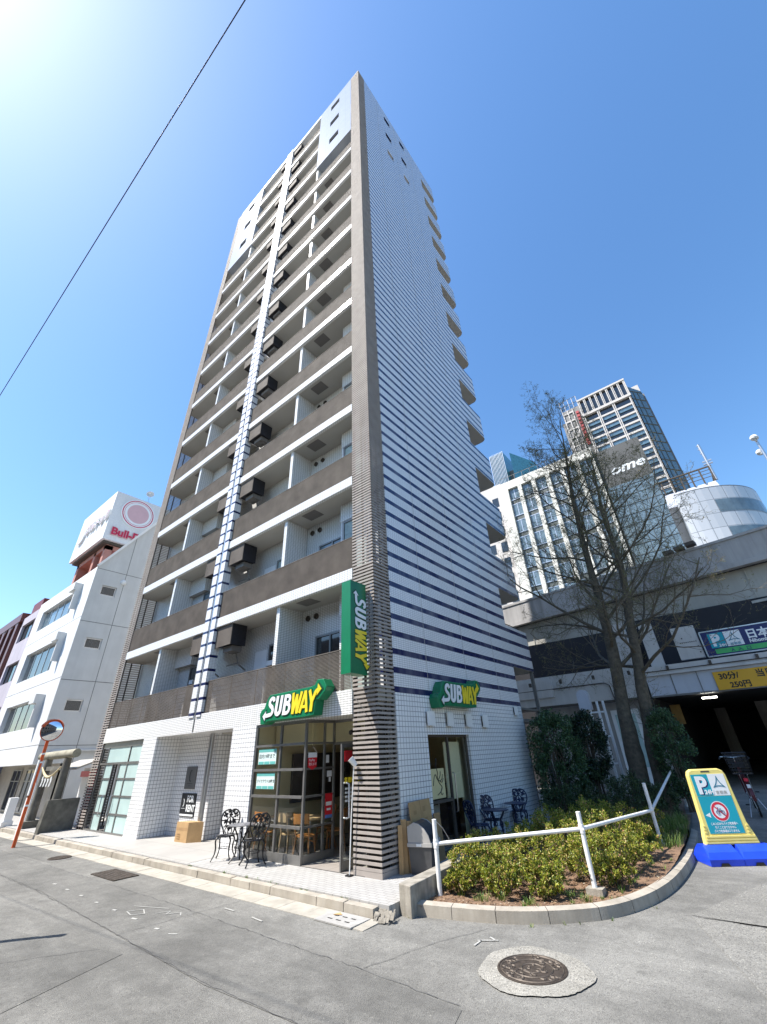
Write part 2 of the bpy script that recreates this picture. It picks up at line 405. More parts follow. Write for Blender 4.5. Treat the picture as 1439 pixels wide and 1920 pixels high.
# planter: kerb, soil, side wall
KO = [(1.14, -.74), (1.76, -.60), (2.47, -.37), (3.07, .0), (3.58, .50), (3.90, 1.2), (4.09, 2.1), (4.16, 3.2), (4.15, 4.6), (4.05, 6.4), (3.9, 8.2), (3.75, 10.4), (3.65, 13.2)]
def smooth_path(p, n=6):
    out = []
    for i in range(len(p) - 1):
        p0, p1, p2, p3 = p[max(i - 1, 0)], p[i], p[i + 1], p[min(i + 2, len(p) - 1)]
        for j in range(n):
            t = j / n
            out.append(tuple(.5 * (2 * b + (c - a) * t + (2 * a - 5 * b + 4 * c - d) * t * t + (3 * b - a - 3 * c + d) * t ** 3) for a, b, c, d in zip(p0, p1, p2, p3)))
    out.append(p[-1]); return out
KP = smooth_path(KO)
def offset(path, w):
    o = []
    for i, p in enumerate(path):
        a = path[max(i - 1, 0)]; b = path[min(i + 1, len(path) - 1)]
        d = Vector((b[0] - a[0], b[1] - a[1])).normalized(); o.append((p[0] - d.y * w, p[1] + d.x * w))
    return o
KI = offset(KP, .15); KT = offset(KP, .02)
pk = MB(); acc = 0
for i in range(len(KP) - 1):
    a, b = KP[i], KP[i + 1]; acc += math.dist(a, b)
    t0, t1 = 0, 1
    if acc > .62: acc = 0; t1 = .93
    L = lambda p, q: (p[0] + (q[0] - p[0]) * t1, p[1] + (q[1] - p[1]) * t1)
    b2, k2, i2 = L(KP[i], KP[i + 1]), L(KT[i], KT[i + 1]), L(KI[i], KI[i + 1])
    pk.face([(*a, -.3), (*b2, -.3), (*k2, -.018), (*KT[i], -.018)]); k0 = offset(KP, .035)
    pk.face([(*KT[i], -.018), (*k2, -.018), (*i2, 0), (*KI[i], 0)])
    pk.face([(*KI[i], 0), (*i2, 0), (*i2, -.3), (*KI[i], -.3)])
    if t1 < 1: pk.face([(*b2, -.3), (*i2, -.3), (*i2, 0), (*k2, -.018)])
pk.face([(*KP[0], -.3), (*KI[0], -.3), (*KI[0], 0), (*KT[0], -.018)])
pk.build('planter_kerb', M['kerb'], kind='structure')
def soil_z(x, y):
    n = mnoise.noise(Vector((x * 1.6, y * 1.6, 0))) * .035 + mnoise.noise(Vector((x * 6, y * 6, 3))) * .012
    return -.035 + n + max(0, min(.16, (y - 1.0) * .03))
def in_poly(x, y, poly):
    c = False; j = len(poly) - 1
    for i in range(len(poly)):
        if (poly[i][1] > y) != (poly[j][1] > y) and x < (poly[j][0] - poly[i][0]) * (y - poly[i][1]) / (poly[j][1] - poly[i][1]) + poly[i][0]: c = not c
        j = i
    return c
WL = [(1.24, -.83), (.92, 2.6), (.85, 6.6), (.2, 8.6), (.1, 13.2)]     # planter's edge on the building side
PLANT = KI + WL[::-1]
M['soil'] = mat('dry_soil', (.17, .105, .065), .95, 0, .4, 9, .8, 60)
sl = MB(); ny = 130
for j in range(ny):
    y0 = -.7 + j * 13.8 / ny; y1 = y0 + 13.8 / ny
    def span(y):
        xl = None
        for a, b in zip(WL, WL[1:]):
            if a[1] <= y <= b[1]: xl = a[0] + (b[0] - a[0]) * (y - a[1]) / (b[1] - a[1])
        xs = [a[0] + (b[0] - a[0]) * (y - a[1]) / (b[1] - a[1]) for a, b in zip(KI, KI[1:]) if min(a[1], b[1]) <= y <= max(a[1], b[1]) and a[1] != b[1]]
        xr = max(xs) if xs else 1.3
        return (xl if xl is not None else 1.2) - .04, xr + .02
    (a0, b0), (a1, b1) = span(y0), span(y1); nx = 26
    for i in range(nx):
        P = []
        for (s, e, y, t) in ((a0, b0, y0, i / nx), (a0, b0, y0, (i + 1) / nx), (a1, b1, y1, (i + 1) / nx), (a1, b1, y1, i / nx)):
            x = s + (e - s) * t; P.append((x, y, soil_z(x, y)))
        sl.face(P)
sl.build('planter_soil', M['soil'], smooth=True, kind='structure')
pw = MB()
pw.hexa([(.99, -.80, -.2), (1.25, -.86, -.2), (.93, 2.6, -.2), (.70, 2.6, -.2), (.99, -.80, .21), (1.25, -.86, .21), (.93, 2.6, .21), (.70, 2.6, .21)])
pw.hexa([(.70, 2.605, -.2), (.93, 2.605, -.2), (.86, 6.6, -.2), (.66, 6.6, -.2), (.70, 2.605, .20), (.93, 2.605, .20), (.86, 6.6, .20), (.66, 6.6, .20)])
o = pw.build('planter_wall', M['concrete_old'])
tag(o, 'low weathered concrete wall between the bin and the shrub bed', 'low wall')
bv = o.modifiers.new('bevel', 'BEVEL'); bv.width = .012; bv.segments = 2
fc = MB()   # forecourt that climbs to the garage
fc.face([(4.02, 5.4, RZ + .003), (14, 5.4, RZ + .003), (14, 10.2, .2), (3.4, 10.2, .2)]); fc.face([(3.4, 10.2, .2), (14, 10.2, .2), (14, 16, .2), (3.2, 16, .2)])
fc.face([(3.4, 10.2, .2), (3.2, 16, .2), (3.2, 16, -.3), (3.4, 10.2, -.3)])
fc.build('forecourt', M['asphalt'], kind='structure')
# slab of concrete under the board sign
# metal covers in the road
M['iron'] = mat('cast_iron', (.085, .068, .055), .6, .6, .35, 14, .3, 30)
M['iron_raised'] = mat('cast_iron_worn', (.10, .08, .062), .6, .3, .4, 10)
M['collar'] = asphalt('concrete_collar', (.34, .325, .285), .22, .9)
def manhole(x, y, r, label, collar=0, grid=False):
    z = RZ + .009; t = thing('manhole_cover', label, 'manhole cover', (x, y, z))
    if collar:
        mb = MB(); n = 90; rr = [collar * (1 + .035 * math.sin(2 * math.pi * k / n * 3 + 1) + .02 * math.sin(2 * math.pi * k / n * 7)) + random.uniform(-.007, .007) for k in range(n)]; pts = [(x + .02 + rr[k] * math.cos(2 * math.pi * k / n), y + rr[k] * math.sin(2 * math.pi * k / n), z + .003) for k in range(n)]
        mb.face(pts).build('concrete_collar', M['collar'], t)
    mb = MB(); mb.lathe((x, y, z), (0, 0, 1), [(r, 0), (r, .009), (r * .965, .012), (r * .95, .012), (r * .94, .006), (0, .006)], 48).build('cover', M['iron'], t)
    mb = MB()
    if grid:
        for i in range(-6, 7):
            for j in range(-6, 7):
                a, b = i * r / 6.5, j * r / 6.5
                if a * a + b * b < (r * .88) ** 2: mb.box(x + a - r * .05, x + a + r * .05, y + b - r * .05, y + b + r * .05, z + .006, z + .012)
    else:   # swirling blossoms cast into the lid
        for k in range(3):
            ring = [(x + r * (.30 + .29 * k) * math.cos(a * math.pi / 24), y + r * (.30 + .29 * k) * math.sin(a * math.pi / 24), z + .008) for a in range(48)]
            mb.tube(ring, .007, 4, closed=True)
        for k in range(45):
            a = random.uniform(0, 6.28); q = r * .84 * math.sqrt(random.random()); c = (x + q * math.cos(a), y + q * math.sin(a)); s = random.uniform(.012, .035); b0 = random.uniform(0, 6.28)
            mb.tube([(c[0] + s * math.cos(b0 + i * .9), c[1] + s * math.sin(b0 + i * .9), z + .009) for i in range(6)], [.004, .008, .009, .009, .007, .003], 4)
    mb.build('cast_pattern', M['iron_raised'], t); return t
manhole(3.28, -1.46, .365, 'round iron manhole cover with cast pattern in a pale collar', .585)
manhole(-9.65, -1.88, .27, 'small round dark manhole cover near the kerb, far down the road', 0, True)
def grate(x0, x1, y0, y1, label):
    t = thing('drain_cover', label, 'drain cover', (x0, y0, RZ)); z = RZ + .012
    MB().box(x0, x1, y0, y1, z - .01, z + .004).build('plate', M['iron'], t)
    mb = MB(); nx = int((x1 - x0) / .07); ny = int((y1 - y0) / .07)
    for i in range(nx):
        for j in range(ny):
            cx = x0 + (i + .5) * (x1 - x0) / nx; cy = y0 + (j + .5) * (y1 - y0) / ny
            s = .024; a = .8 if (i + j) % 2 else -.8
            mb.obox((cx, cy, z + .005), (s * math.cos(a), s * math.sin(a), 0), (-.008 * math.sin(a), .008 * math.cos(a), 0), (0, 0, .003))
    mb.build('tread', M['iron_raised'], t)
grate(-6.65, -5.45, -2.2, -1.68, 'rusty rectangular tread plate cover in the road by the gutter')
M['drain_pale'] = M['gutter']
t = thing('gutter_drain', 'pale concrete drain lid in the gutter at the end of the kerb', 'drain', (.4, -1.4, RZ))
MB().box(.02, .76, -1.62, -1.2, RZ + .005, RZ + .022).build('lid', M['concrete'], t)
mb = MB()
for i in range(3):
    for j in range(2): mb.box(.18 + i * .17, .27 + i * .17, -1.5 + j * .14, -1.475 + j * .14, RZ + .02, RZ + .0245)
mb.build('slots', M['black'], t)
# ---------------- the apartment tower ----------------
H = 43.9; W = 14.52; LW = .70; FH = 2.9
Z = lambda k: 3.18 + FH * k
ZR = lambda k: 4.37 + FH * k
tw = thing('apartment_tower', 'tall narrow white tiled apartment tower with brown slatted balconies and navy stripes on its side', 'apartment building')
# side wall (faces +x) with striped tile
hs = [(1.78, 3.71, 0.0, 2.25)]
for i in range(3):
    hs.append((2.82, 3.47, 42.2 - i * FH, 42.88 - i * FH)); hs.append((4.66, 5.28, 42.2 - i * FH, 42.88 - i * FH))
mb = MB(); mb.holes(PX(0), .62, 7.5, 3.085, H, hs[1:], .22)
mb.face([(0, .62, 3.085), (-.4, .62, 3.085), (-.4, .62, H), (0, .62, H)])
mb.build('side_wall', M['tile_stripe'], tw)
mb = MB(); mb.holes(PX(0), .62, 7.5, 0, 3.085, hs[:1], .18); mb.face([(0, .62, 0), (-.4, .62, 0), (-.4, .62, 3.085), (0, .62, 3.085)])
mb.build('side_base_wall', M['tile_big'], tw)
for h in hs[1:]:
    f = MB()
    for (a, b, c, d) in ((h[0], h[0] + .05, h[2], h[3]), (h[1] - .05, h[1], h[2], h[3]), (h[0] + .05, h[1] - .05, h[2], h[2] + .05), (h[0] + .05, h[1] - .05, h[3] - .05, h[3])): f.box(-.2, -.13, a, b, c, d)
    fo = f.build('window', M['louver_dark'], tw); MB().box(-.19, -.17, h[0] + .05, h[1] - .05, h[2] + .05, h[3] - .05).build('pane', M['dark'], fo)
# grey parapet strips and expansion joints on the side wall
mb = MB()
for y in (2.0, 4.02, 6.02): mb.box(0, .004, y - .006, y + .006, 3.2, H)
mb.build('expansion_joint', M['concrete'], tw)
# walls that close the body
mb = MB(); mb.face([(-W, 1.0, 0), (-W, 7.5, 0), (-W, 7.5, H), (-W, 1.0, H)]); mb.face([(-W, 7.5, 0), (0, 7.5, 0), (0, 7.5, H), (-W, 7.5, H)])
mb.face([(-W, .95, H - .15), (0, .95, H - .15), (0, 7.5, H - .15), (-W, 7.5, H - .15)])
mb.face([(-W, 1.0, 3.0), (0, 1.0, 3.0), (0, 7.5, 3.0), (-W, 7.5, 3.0)]); mb.build('rear_wall', M['tile'], tw)
mb = MB(); mb.face([(-W, .95, 2.95), (-.02, .95, 2.95), (-.02, .95, H), (-W, .95, H)]); mb.build('front_wall', M['tile'], tw)
# corner screens of horizontal slats
mb = MB(); z = .09; P_ = .0875
while z < H - .1:
    mb.box(-LW, 0, 0, .028, z, z + .046); mb.box(-.028, 0, .0285, .615, z, z + .046); z += P_
mb.box(-LW, 0, 0.001, .03, 0, .085, 0); mb.box(-.03, -.001, .0305, .615, 0, .085)
mb.box(-LW, 0.002, -.004, .045, H - .10, H + .01); mb.box(-.045, 0.002, .046, .62, H - .10, H + .01)
mb.build('corner_screen', M['louver'], tw)
mb = MB()
for (x, y) in ((-.66, .05), (-.36, .05), (-.06, .06), (-.06, .36), (-.06, .585)): mb.box(x - .022, x + .022, y - .018, y + .022, 0, H - .1)
mb.box(-.52, -.22, .22, .5, 0, 2.7); mb.build('screen_posts', M['louver_dark'], tw)
mb = MB(); mb.tube([(-.36, .34, 2.7), (-.36, .34, H - 1)], .05, 10); mb.build('rain_pipe', M['alu'], tw)
mb = MB(); z = .09
while z < H - .1:
    mb.box(-W, -W + .65, 0, .028, z, z + .046); mb.box(-W, -W + .028, .0285, .94, z, z + .046); z += P_
mb.build('far_screen', M['louver'], tw)
mb = MB()
for (x, y) in ((-W + .60, .05), (-W + .32, .05), (-W + .06, .06), (-W + .06, .5), (-W + .06, .9)): mb.box(x - .022, x + .022, y - .018, y + .022, 0, H - .1)
mb.build('screen_posts', M['louver_dark'], tw)
# the double pillar in the middle with its rain pipe
mb = MB(); mb.box(-7.64, -7.36, -.06, .22, 3.1, H + .05); mb.box(-7.20, -6.95, -.06, .22, 3.1, H + .05)
mb.build('centre_pillar', M['tile_pillar'], tw)
mb = MB(); mb.box(-7.359, -7.201, .1, .2, 2.75, H)
mb.build('pillar_gap', M['alu'], tw)
mb = MB(); mb.tube([(-7.28, -.0, 2.72), (-7.28, -.0, H)], .05, 10)
for k in range(28): mb.box(-7.34, -7.22, .03, .1, 3.6 + k * 1.45, 3.64 + k * 1.45)
mb.build('rain_pipe', M['alu'], tw, smooth=True)
mb = MB(); mb.tube([(-7.28, .3, H), (-7.28, .3, H + 1.9)], [.03, .012], 6).build('lightning_rod', M['steel'], tw)
# fascia above the shops, roof band
mb = MB(); mb.box(-W + .65, -LW, -.03, .95, 2.68, 3.18); mb.build('shop_fascia', M['tile'], tw)
mb = MB(); mb.box(-10.8, -7.65, -.01, .95, H - .42, H + .02); mb.box(-6.94, -3.75, -.01, .95, H - .42, H + .02); mb.build('roof_band', M['tile'], tw)
# solid panels at the top corners
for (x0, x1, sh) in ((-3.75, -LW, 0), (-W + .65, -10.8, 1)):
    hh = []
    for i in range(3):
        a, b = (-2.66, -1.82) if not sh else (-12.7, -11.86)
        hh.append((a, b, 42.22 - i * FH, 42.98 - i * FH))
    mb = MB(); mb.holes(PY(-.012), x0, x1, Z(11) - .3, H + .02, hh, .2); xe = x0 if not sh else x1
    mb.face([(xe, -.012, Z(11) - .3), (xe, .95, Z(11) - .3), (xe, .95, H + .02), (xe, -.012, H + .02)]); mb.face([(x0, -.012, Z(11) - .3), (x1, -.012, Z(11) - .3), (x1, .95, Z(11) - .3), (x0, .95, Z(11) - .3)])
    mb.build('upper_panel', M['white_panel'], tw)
    for h in hh:
        f = MB()
        for (a, b, c, d) in ((h[0], h[0] + .05, h[2], h[3]), (h[1] - .05, h[1], h[2], h[3]), (h[0] + .05, h[1] - .05, h[2], h[2] + .05), (h[0] + .05, h[1] - .05, h[3] - .05, h[3])): f.box(a, b, .10, .16, c, d)
        fo = f.build('window', M['louver_dark'], tw); MB().box(h[0] + .05, h[1] - .05, .13, .15, h[2] + .05, h[3] - .05).build('pane', M['dark'], fo)
# slabs behind the corner screens
for k in range(15):
    MB().box(-LW + .001, -.05, .06, .95, Z(k) - .3, Z(k)).build('screen_slab', M['soffit'], tw); MB().box(-W + .06, -W + .649, .06, .95, Z(k) - .3, Z(k)).build('screen_slab', M['soffit'], tw)

M['black_void'] = M['dark']
M['ac_grey'] = mat('unit_grey', (.42, .41, .38), .5, 0, .05, 4)
M['hatch'] = mat('hatch_grey', (.17, .155, .14), .6, 0, .06, 4)
M['shade_black'] = mat('box_shadow_side', (.03, .03, .036), .6, 0, .1, 3, spec=.3)  # near-black puts the shade of the open box side into the colour
M['curtain'] = mat('curtain', (.40, .48, .46), .8, 0, .2, 9)
def win(mb_f, mb_p, x0, x1, z0, z1, y, n=2):   # frame bars and panes on a wall at y facing -y
    f = .055
    mb_f.box(x0, x1, y - .06, y, z0, z0 + f); mb_f.box(x0, x1, y - .06, y, z1 - f, z1)
    for i in range(n + 1):
        x = x0 + (x1 - x0) * i / n; a = max(x0, x - f / 2 - (f / 2 if i == n else 0)); mb_f.box(a, a + f, y - .058, y, z0 + f, z1 - f)
    mb_p.box(x0 + f / 2, x1 - f / 2, y - .025, y - .008, z0 + f / 2, z1 - f / 2)
def balcony(x0, x1, left, part_x, wide=True):
    s = -1 if left else 1
    o = MB().box(x0, x1, -.012, .95, -.3, 0).build('balcony', M['tile'], tw)
    MB().box(x0 + .002, x1 - .002, .10, .945, -.312, -.3005).build('soffit', M['soffit'], o)
    r = MB(); z = .03
    while z < .90:
        r.box(x0 + .01, x1 - .01, .03, .056, z, z + .0185); z += .031
    r.box(x0 + .01, x1 - .01, .022, .068, .905, .93)
    n = max(2, int((x1 - x0) / 1.05))
    for i in range(n + 1):
        x = x0 + .03 + (x1 - x0 - .06) * i / n; r.box(x - .012, x + .012, .059, .075, 0, .904)
    r.build('railing', M['rail'], o)
    if part_x is not None:
        p = MB().box(part_x - .07, part_x + .07, .085, .94, 0, 2.599).build('partition', M['tile'], o)
    # equipment box hung beside the centre pillar
    e0, e1 = (x1 - .85, x1 - .01) if left else (x0 + .01, x0 + .90)
    b = MB(); z = 1.93
    while z < 2.57: b.box(e0, e1, .05, .075, z, z + .03); b.box(*( (e1 - .025, e1) if not left else (e0, e0 + .025)), .076, .60, z, z + .03); z += .036
    b.box(e0 + .03, e1 - .03, .08, .60, 1.96, 2.59, 1); b.m = [1 if (abs(b.v[f[0]][1] - .05) > .03 or abs(b.v[f[2]][1] - .05) > .03) else 0 for f in b.f]; bo = b.build('equipment_box', [M['rail'], M['shade_black']], o)  # all but the slatted front is painted in the shade colour
    u = MB(); c0 = e0 + .28; u.box(c0, c0 + .5, .2, .56, 1.76, 1.93); u.lathe((c0 + .25, .38, 1.76), (0, 0, -1), [(.15, -.002), (.15, .02), (.12, .02), (.12, .004), (0, .004)], 16); u.box(e0 + .1, e1 - .1, .5, .53, 1.40, 1.43)
    u.tube([(c0 + .3, .5, 1.76), (c0 + .33, .62, 1.4), (c0 + .33, .9, 1.25)], .025, 6); u.build('outdoor_unit', M['hatch'], o)
    # hatch and vents
    hx = x0 + (x1 - x0) * (.66 if not left else .38)
    if wide: MB().box(hx - .3, hx + .3, .2, .62, -.322, -.3125).build('ceiling_hatch', M['hatch'], o)
    if wide:
        v = MB(); vx = part_x + .35
        for q in (0, .36): v.lathe((vx + q, .95, 2.33), (0, -1, 0), [(.085, 0), (.085, .05), (.06, .05), (.06, .01), (0, .01)], 14)
        v.build('wall_vent', M['louver_dark'], o, smooth=True)
        f, p = MB(), MB()
        if left: win(f, p, x0 + 3.9, x1 - 1.1, 0.03, 1.86, .95); 
        else: win(f, p, x0 + 1.78, part_x - .10, .03, 1.86, .95)
        fo = f.build('window', M['steel'], o); p.build('pane', M['pane'], fo)
        f, p = MB(), MB()
        if left: win(f, p, x0 + .9, part_x - .2, .03, 1.86, .95)
        else: win(f, p, part_x + .75, part_x + 1.95, .03, 1.72, .95)
        fo = f.build('window', M['steel'], o); p.build('pane', M['pane'], fo)
        if not left:
            MB().box(x1 - 1.05, x1 - .001, .6, .94, 1.98, 2.598).box(x1 - 1.05, x1 - .98, .62, .94, 0, 1.979).build('bay_wall', M['tile'], o)
            f, p = MB(), MB(); win(f, p, x1 - .98, x1 - .01, .03, 1.975, .68); fo = f.build('window', M['steel'], o); p.build('pane', M['curtain'], fo)
        else:
            MB().box(part_x + .085, part_x + 1.3, .72, .94, 1.9, 2.598).build('bay_wall', M['tile'], o)
        d0 = x0 + 1.05 if not left else x1 - 1.75
        MB().box(d0, d0 + .62, .925, .949, .02, 1.75).build('service_door', M['white'], o)
        MB().box(d0 + .8 if not left else d0 - .3, d0 + 1.15 if not left else d0 - .05, .80, .949, 1.2, 1.34).build('meter_box', M['white_plastic'], o)
    return o
bR = balcony(-6.949, -LW - .001, False, -3.75); bL = balcony(-W + .651, -7.641, True, -10.95)
prnd = random.Random(3)
for b in (bR, bL):
    b.location.z = Z(0)
    for k in range(1, 11):
        n = dup(b, loc=(0, 0, Z(k)), parent=tw)
        for w in n.children:
            if w.name.startswith('window') and prnd.random() < .45:
                for p in w.children: p.data = p.data.copy(); p.data.materials[0] = M['curtain'] if prnd.random() < .6 else M['pane_blue']

bR2 = balcony(-6.949, -3.76, False, None, False); bL2 = balcony(-10.79, -7.641, True, None, False)
for b in (bR2, bL2):
    b.location.z = Z(11)
    for k in (12, 13): dup(b, loc=(0, 0, Z(k)), parent=tw)

# rear access galleries seen edge-on beyond the side wall
def gallery():
    pts = [(-.16, 7.5), (0, 7.5)]; out = [(0.0, 7.501), (0.0, 9.35)]
    for i in range(1, 7):
        a = i / 6 * math.pi / 2; out.append((-.28 + .28 * math.cos(a), 9.35 + .28 * math.sin(a)))
    out.append((-6.0, 9.63)); inn = [(-.14, 7.501), (-.14, 9.3)]
    for i in range(1, 7):
        a = i / 6 * math.pi / 2; inn.append((-.32 + .18 * math.cos(a), 9.30 + .19 * math.sin(a)))
    inn.append((-6.0, 9.49)); mb = MB()
    for i in range(len(out) - 1):
        a, b, c, d = out[i], out[i + 1], inn[i + 1], inn[i]
        mb.face([(*a, 0), (*b, 0), (*b, 1.46), (*a, 1.46)]); mb.face([(*d, 0), (*c, 0), (*c, 1.46), (*d, 1.46)][::-1]); mb.face([(*a, 1.46), (*b, 1.46), (*c, 1.46), (*d, 1.46)])
    return mb, out, inn
for k in range(14):
    mb, out, inn = gallery(); zb = ZR(k)
    if k == 13: top = H - zb
    mb.v = [(x, y, zb + (z if not (k == 13 and z > 1) else 1.7)) for x, y, z in mb.v]
    o = mb.build('gallery', M['tile_stripe'], tw)
    s = MB(); s.prism([(x, y) for x, y in out] + [(-6.0, 7.501)], lambda u, v, d: (u - .004, v - .004, d), zb - .005, zb + .2); s.build('gallery_floor', M['soffit'], o)
    r = MB(); r.tube([(-.2, 7.6, zb + 1.62), (-.2, 9.2, zb + 1.62), (-.4, 9.45, zb + 1.62), (-6, 9.45, zb + 1.62)], .02, 6)
    for y in (7.7, 8.3, 8.9): r.tube([(-.2, y, zb + 1.46), (-.2, y, zb + 1.62)], .012, 5)
    r.build('handrail', M['louver_dark'], o)
# service recess at the back of the ground floor
mb = MB(); mb.box(-.9, -.82, 7.502, 9.3, 0, 4.36); mb.build('service_wall', M['ac_grey'], tw)
mb = MB(); mb.box(-.12, -.02, 9.2, 9.32, 0, 4.36); mb.box(-.82, -.02, 7.503, 9.2, 2.62, 2.72); mb.box(-.82, -.02, 7.503, 9.2, 3.0, 3.06); mb.box(-.1, -.04, 7.6, 7.66, 0, 2.62); mb.build('service_frame', M['steel'], tw)

# ---- ground floor ----
MB().box(-10.43, -9.5, -.028, .86, 0, 2.679).build('shop_pier', M['tile_big'], tw); MB().box(-5.15, -4.1, -.028, 1.2, 0, 2.679).build('shop_pier', M['tile_big'], tw)
mb = MB(); mb.face([(-9.5, .83, 0), (-7.25, .83, 0), (-7.25, .83, 2.68), (-9.5, .83, 2.68)]); mb.face([(-7.25, .83, 0), (-7.25, 1.35, 0), (-7.25, 1.35, 2.68), (-7.25, .83, 2.68)])
mb.face([(-7.25, 1.35, 0), (-5.15, 1.35, 0), (-5.15, 1.35, 2.68), (-7.25, 1.35, 2.68)]); mb.build('recess_wall', M['tile_big'], tw)
mb = MB(); mb.box(-9.5, -5.15, .951, 1.35, 2.64, 2.70); mb.build('recess_soffit', M['soffit'], tw)
mb = MB(); mb.tube([(-7.33, .68, 0), (-7.33, .68, 2.68)], .075, 14); mb.build('recess_pipe', M['alu'], tw, smooth=True)
mb = MB(); mb.box(-5.24, -5.151, .2, 1.3, 0, 1.9)
for i in range(9): mb.box(-5.23, -5.151, .2, 1.3, 1.98 + i * .075, 2.01 + i * .075)
mb.build('recess_shutter', M['louver_dark'], tw)
# left entrance: frosted glass front
ef = MB(); ep = MB(); y0, y1 = .04, .10
xs = [-13.86, -13.3, -12.62, -12.02, -11.5, -10.44]
ef.box(-13.86, -10.431, y0, y1, 2.50, 2.679); ef.box(-13.86, -10.431, y0, y1, 1.96, 2.03); ef.box(-13.86, -10.431, y0, y1, 0, .05)
for x in (-13.86, -13.34, -11.5, -10.49): ef.box(x, x + .055, y0 + .001, y1 - .001, .05, 2.5)
for (a, b) in ((-13.28, -12.62), (-12.1, -11.5), (-11.445, -10.49)):
    for z in (.5, 1.0, 1.5): ef.box(a, b, y0 + .003, y1 - .003, z, z + .05)
    if b < -11: ef.box(b - .05 if a < -13 else a, b if a < -13 else a + .05, y0 + .002, y1 - .002, .05, 1.96)
    ep.box(a, b, .065, .075, .05, 1.96)
ep.box(-13.28, -11.5, .065, .075, 2.03, 2.5); ep.box(-11.445, -10.49, .065, .075, 2.03, 2.5); ef.box(-11.5, -11.445, y0, y1, 2.03, 2.5)
ent = ef.build('entrance_front', M['steel'], tw); ep.build('pane', M['frost'], ent)
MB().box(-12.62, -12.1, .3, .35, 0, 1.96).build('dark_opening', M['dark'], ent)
for x in (-12.7, -12.02):
    MB().tube([(x, .04, 1.05), (x, -.04, 1.02), (x, -.04, .45), (x, .04, .42)], .016, 8).build('handle', M['alu'], ent, smooth=True)
# corner shop glazing
gf = MB(); gp = MB(); bars = (.16, .62, 1.16, 1.68, 2.19)
gf.box(-4.1, -2.17, -.01, .06, 0, .16); gf.box(-4.1, -2.17, 0, .05, 2.62, 2.679)
for x in (-4.1, -3.12, -2.22): gf.box(x, x + .05, -.004, .055, .16, 2.62)
for z in bars[1:]: gf.box(-4.05, -2.22, -.003 - .02, .05, z - .025, z + .025)
gf.box(-2.22, -2.16, .06, .95, 0, .16); gf.box(-2.21, -2.17, .06, .95, 2.62, 2.679)
for y in (.58, .90): gf.box(-2.215, -2.168, y, y + .05, .16, 2.62)
for z in bars[1:]: gf.box(-2.213, -2.17, .06, .9, z - .02, z + .02)
gp.pane(-4.05, -2.2, .02, .03, .16, 2.62); gp.pane(-2.197, -2.187, .03, .95, .16, 2.62)
gf.box(-2.16, -LW, .90, .95, 2.14, 2.20); gf.box(-2.16, -LW, .90, .95, 2.62, 2.679); gf.box(-1.05, -.99, .901, .949, 0, 2.14); gf.box(-1.5, -1.46, .902, .948, 2.2, 2.62)
gp.pane(-2.16, -LW, .92, .93, 2.2, 2.62); gp.pane(-.99, -LW, .92, .93, 0, 2.14)
sf = gf.build('shop_front', M['steel'], tw); gp.build('pane', M['glass'], sf)
# open door leaf
df = MB()
df.box(-1.06, -1.02, .0, .89, 0.015, .17); df.box(-1.06, -1.02, 0, .89, 2.06, 2.13); df.box(-1.06, -1.02, 0, .06, .17, 2.06); df.box(-1.06, -1.02, .83, .89, .17, 2.06)
dr = df.build('door', M['steel'], tw); MB().pane(-1.045, -1.035, .06, .83, .17, 2.06).build('pane', M['glass'], dr)
MB().tube([(-1.06, .14, 1.42), (-1.14, .14, 1.40), (-1.14, .14, .84), (-1.06, .14, .82)], .018, 8).tube([(-1.02, .14, 1.42), (-.94, .14, 1.40), (-.94, .14, .84), (-1.02, .14, .82)], .018, 8).build('handle', M['white_plastic'], dr, smooth=True)
MB().box(-1.4, -1.28, .8, .9, 2.3, 2.5).tube([(-1.34, .6, 2.36), (-1.34, .85, 2.42)], .05, 10).build('camera_housing', M['black'], sf)
# shop interior
M['cream'] = mat('cream_wall', (.74, .64, .40), .8, 0, .06, 1)
M['floor_tile'] = paving('shop_floor_tile', (.30, .27, .24), (.28, .25, .22), (.14, .13, .12), .4, .4, .006)
mb = MB(); mb.box(-4.1, -.41, .0, 6.0, -.01, .012); mb.build('shop_floor', M['floor_tile'], tw)
mb = MB(); mb.face([(-4.1, 6, 0), (-.4, 6, 0), (-.4, 6, 2.68), (-4.1, 6, 2.68)]); mb.face([(-4.09, .06, 0), (-4.09, 6, 0), (-4.09, 6, 2.68), (-4.09, .06, 2.68)]); mb.face([(-4.1, .952, 2.66), (-.4, .952, 2.66), (-.4, 6, 2.66), (-4.1, 6, 2.66)])
mb.face([(-.405, 3.72, 0), (-.405, 6, 0), (-.405, 6, 2.66), (-.405, 3.72, 2.66)]); mb.face([(-.405, .95, 0), (-.405, 1.77, 0), (-.405, 1.77, 2.66), (-.405, .95, 2.66)])
mb.build('shop_walls', M['cream'], tw)
mb = MB(); mb.box(-4.0, -2.75, .55, .70, 2.17, 2.655); mb.box(-2.75, -.42, 1.05, 1.25, 2.2, 2.655); mb.box(-2.85, -2.7, .70, 1.25, 2.17, 2.655); mb.build('added_bulkhead', M['cream'], tw)  # bulkhead added behind the upper panes to make them look brighter
mb = MB(); mb.box(-3.4, -1.2, 4.2, 4.8, 0, 1.05); mb.box(-3.5, -1.1, 4.1, 4.9, 1.05, 1.1); mb.build('counter', M['louver_dark'], tw)
mb = MB(); mb.box(-4.08, -4.0, 1.2, 3.4, .9, 2.0); mb.build('wall_board', M['louver_dark'], tw)
M['maroon'] = mat('maroon_panel', (.16, .02, .02), .5)
mb = MB(); mb.box(-3.3, -2.0, 3.0, 3.06, 0, 1.15); mb.build('room_divider', M['maroon'], tw)
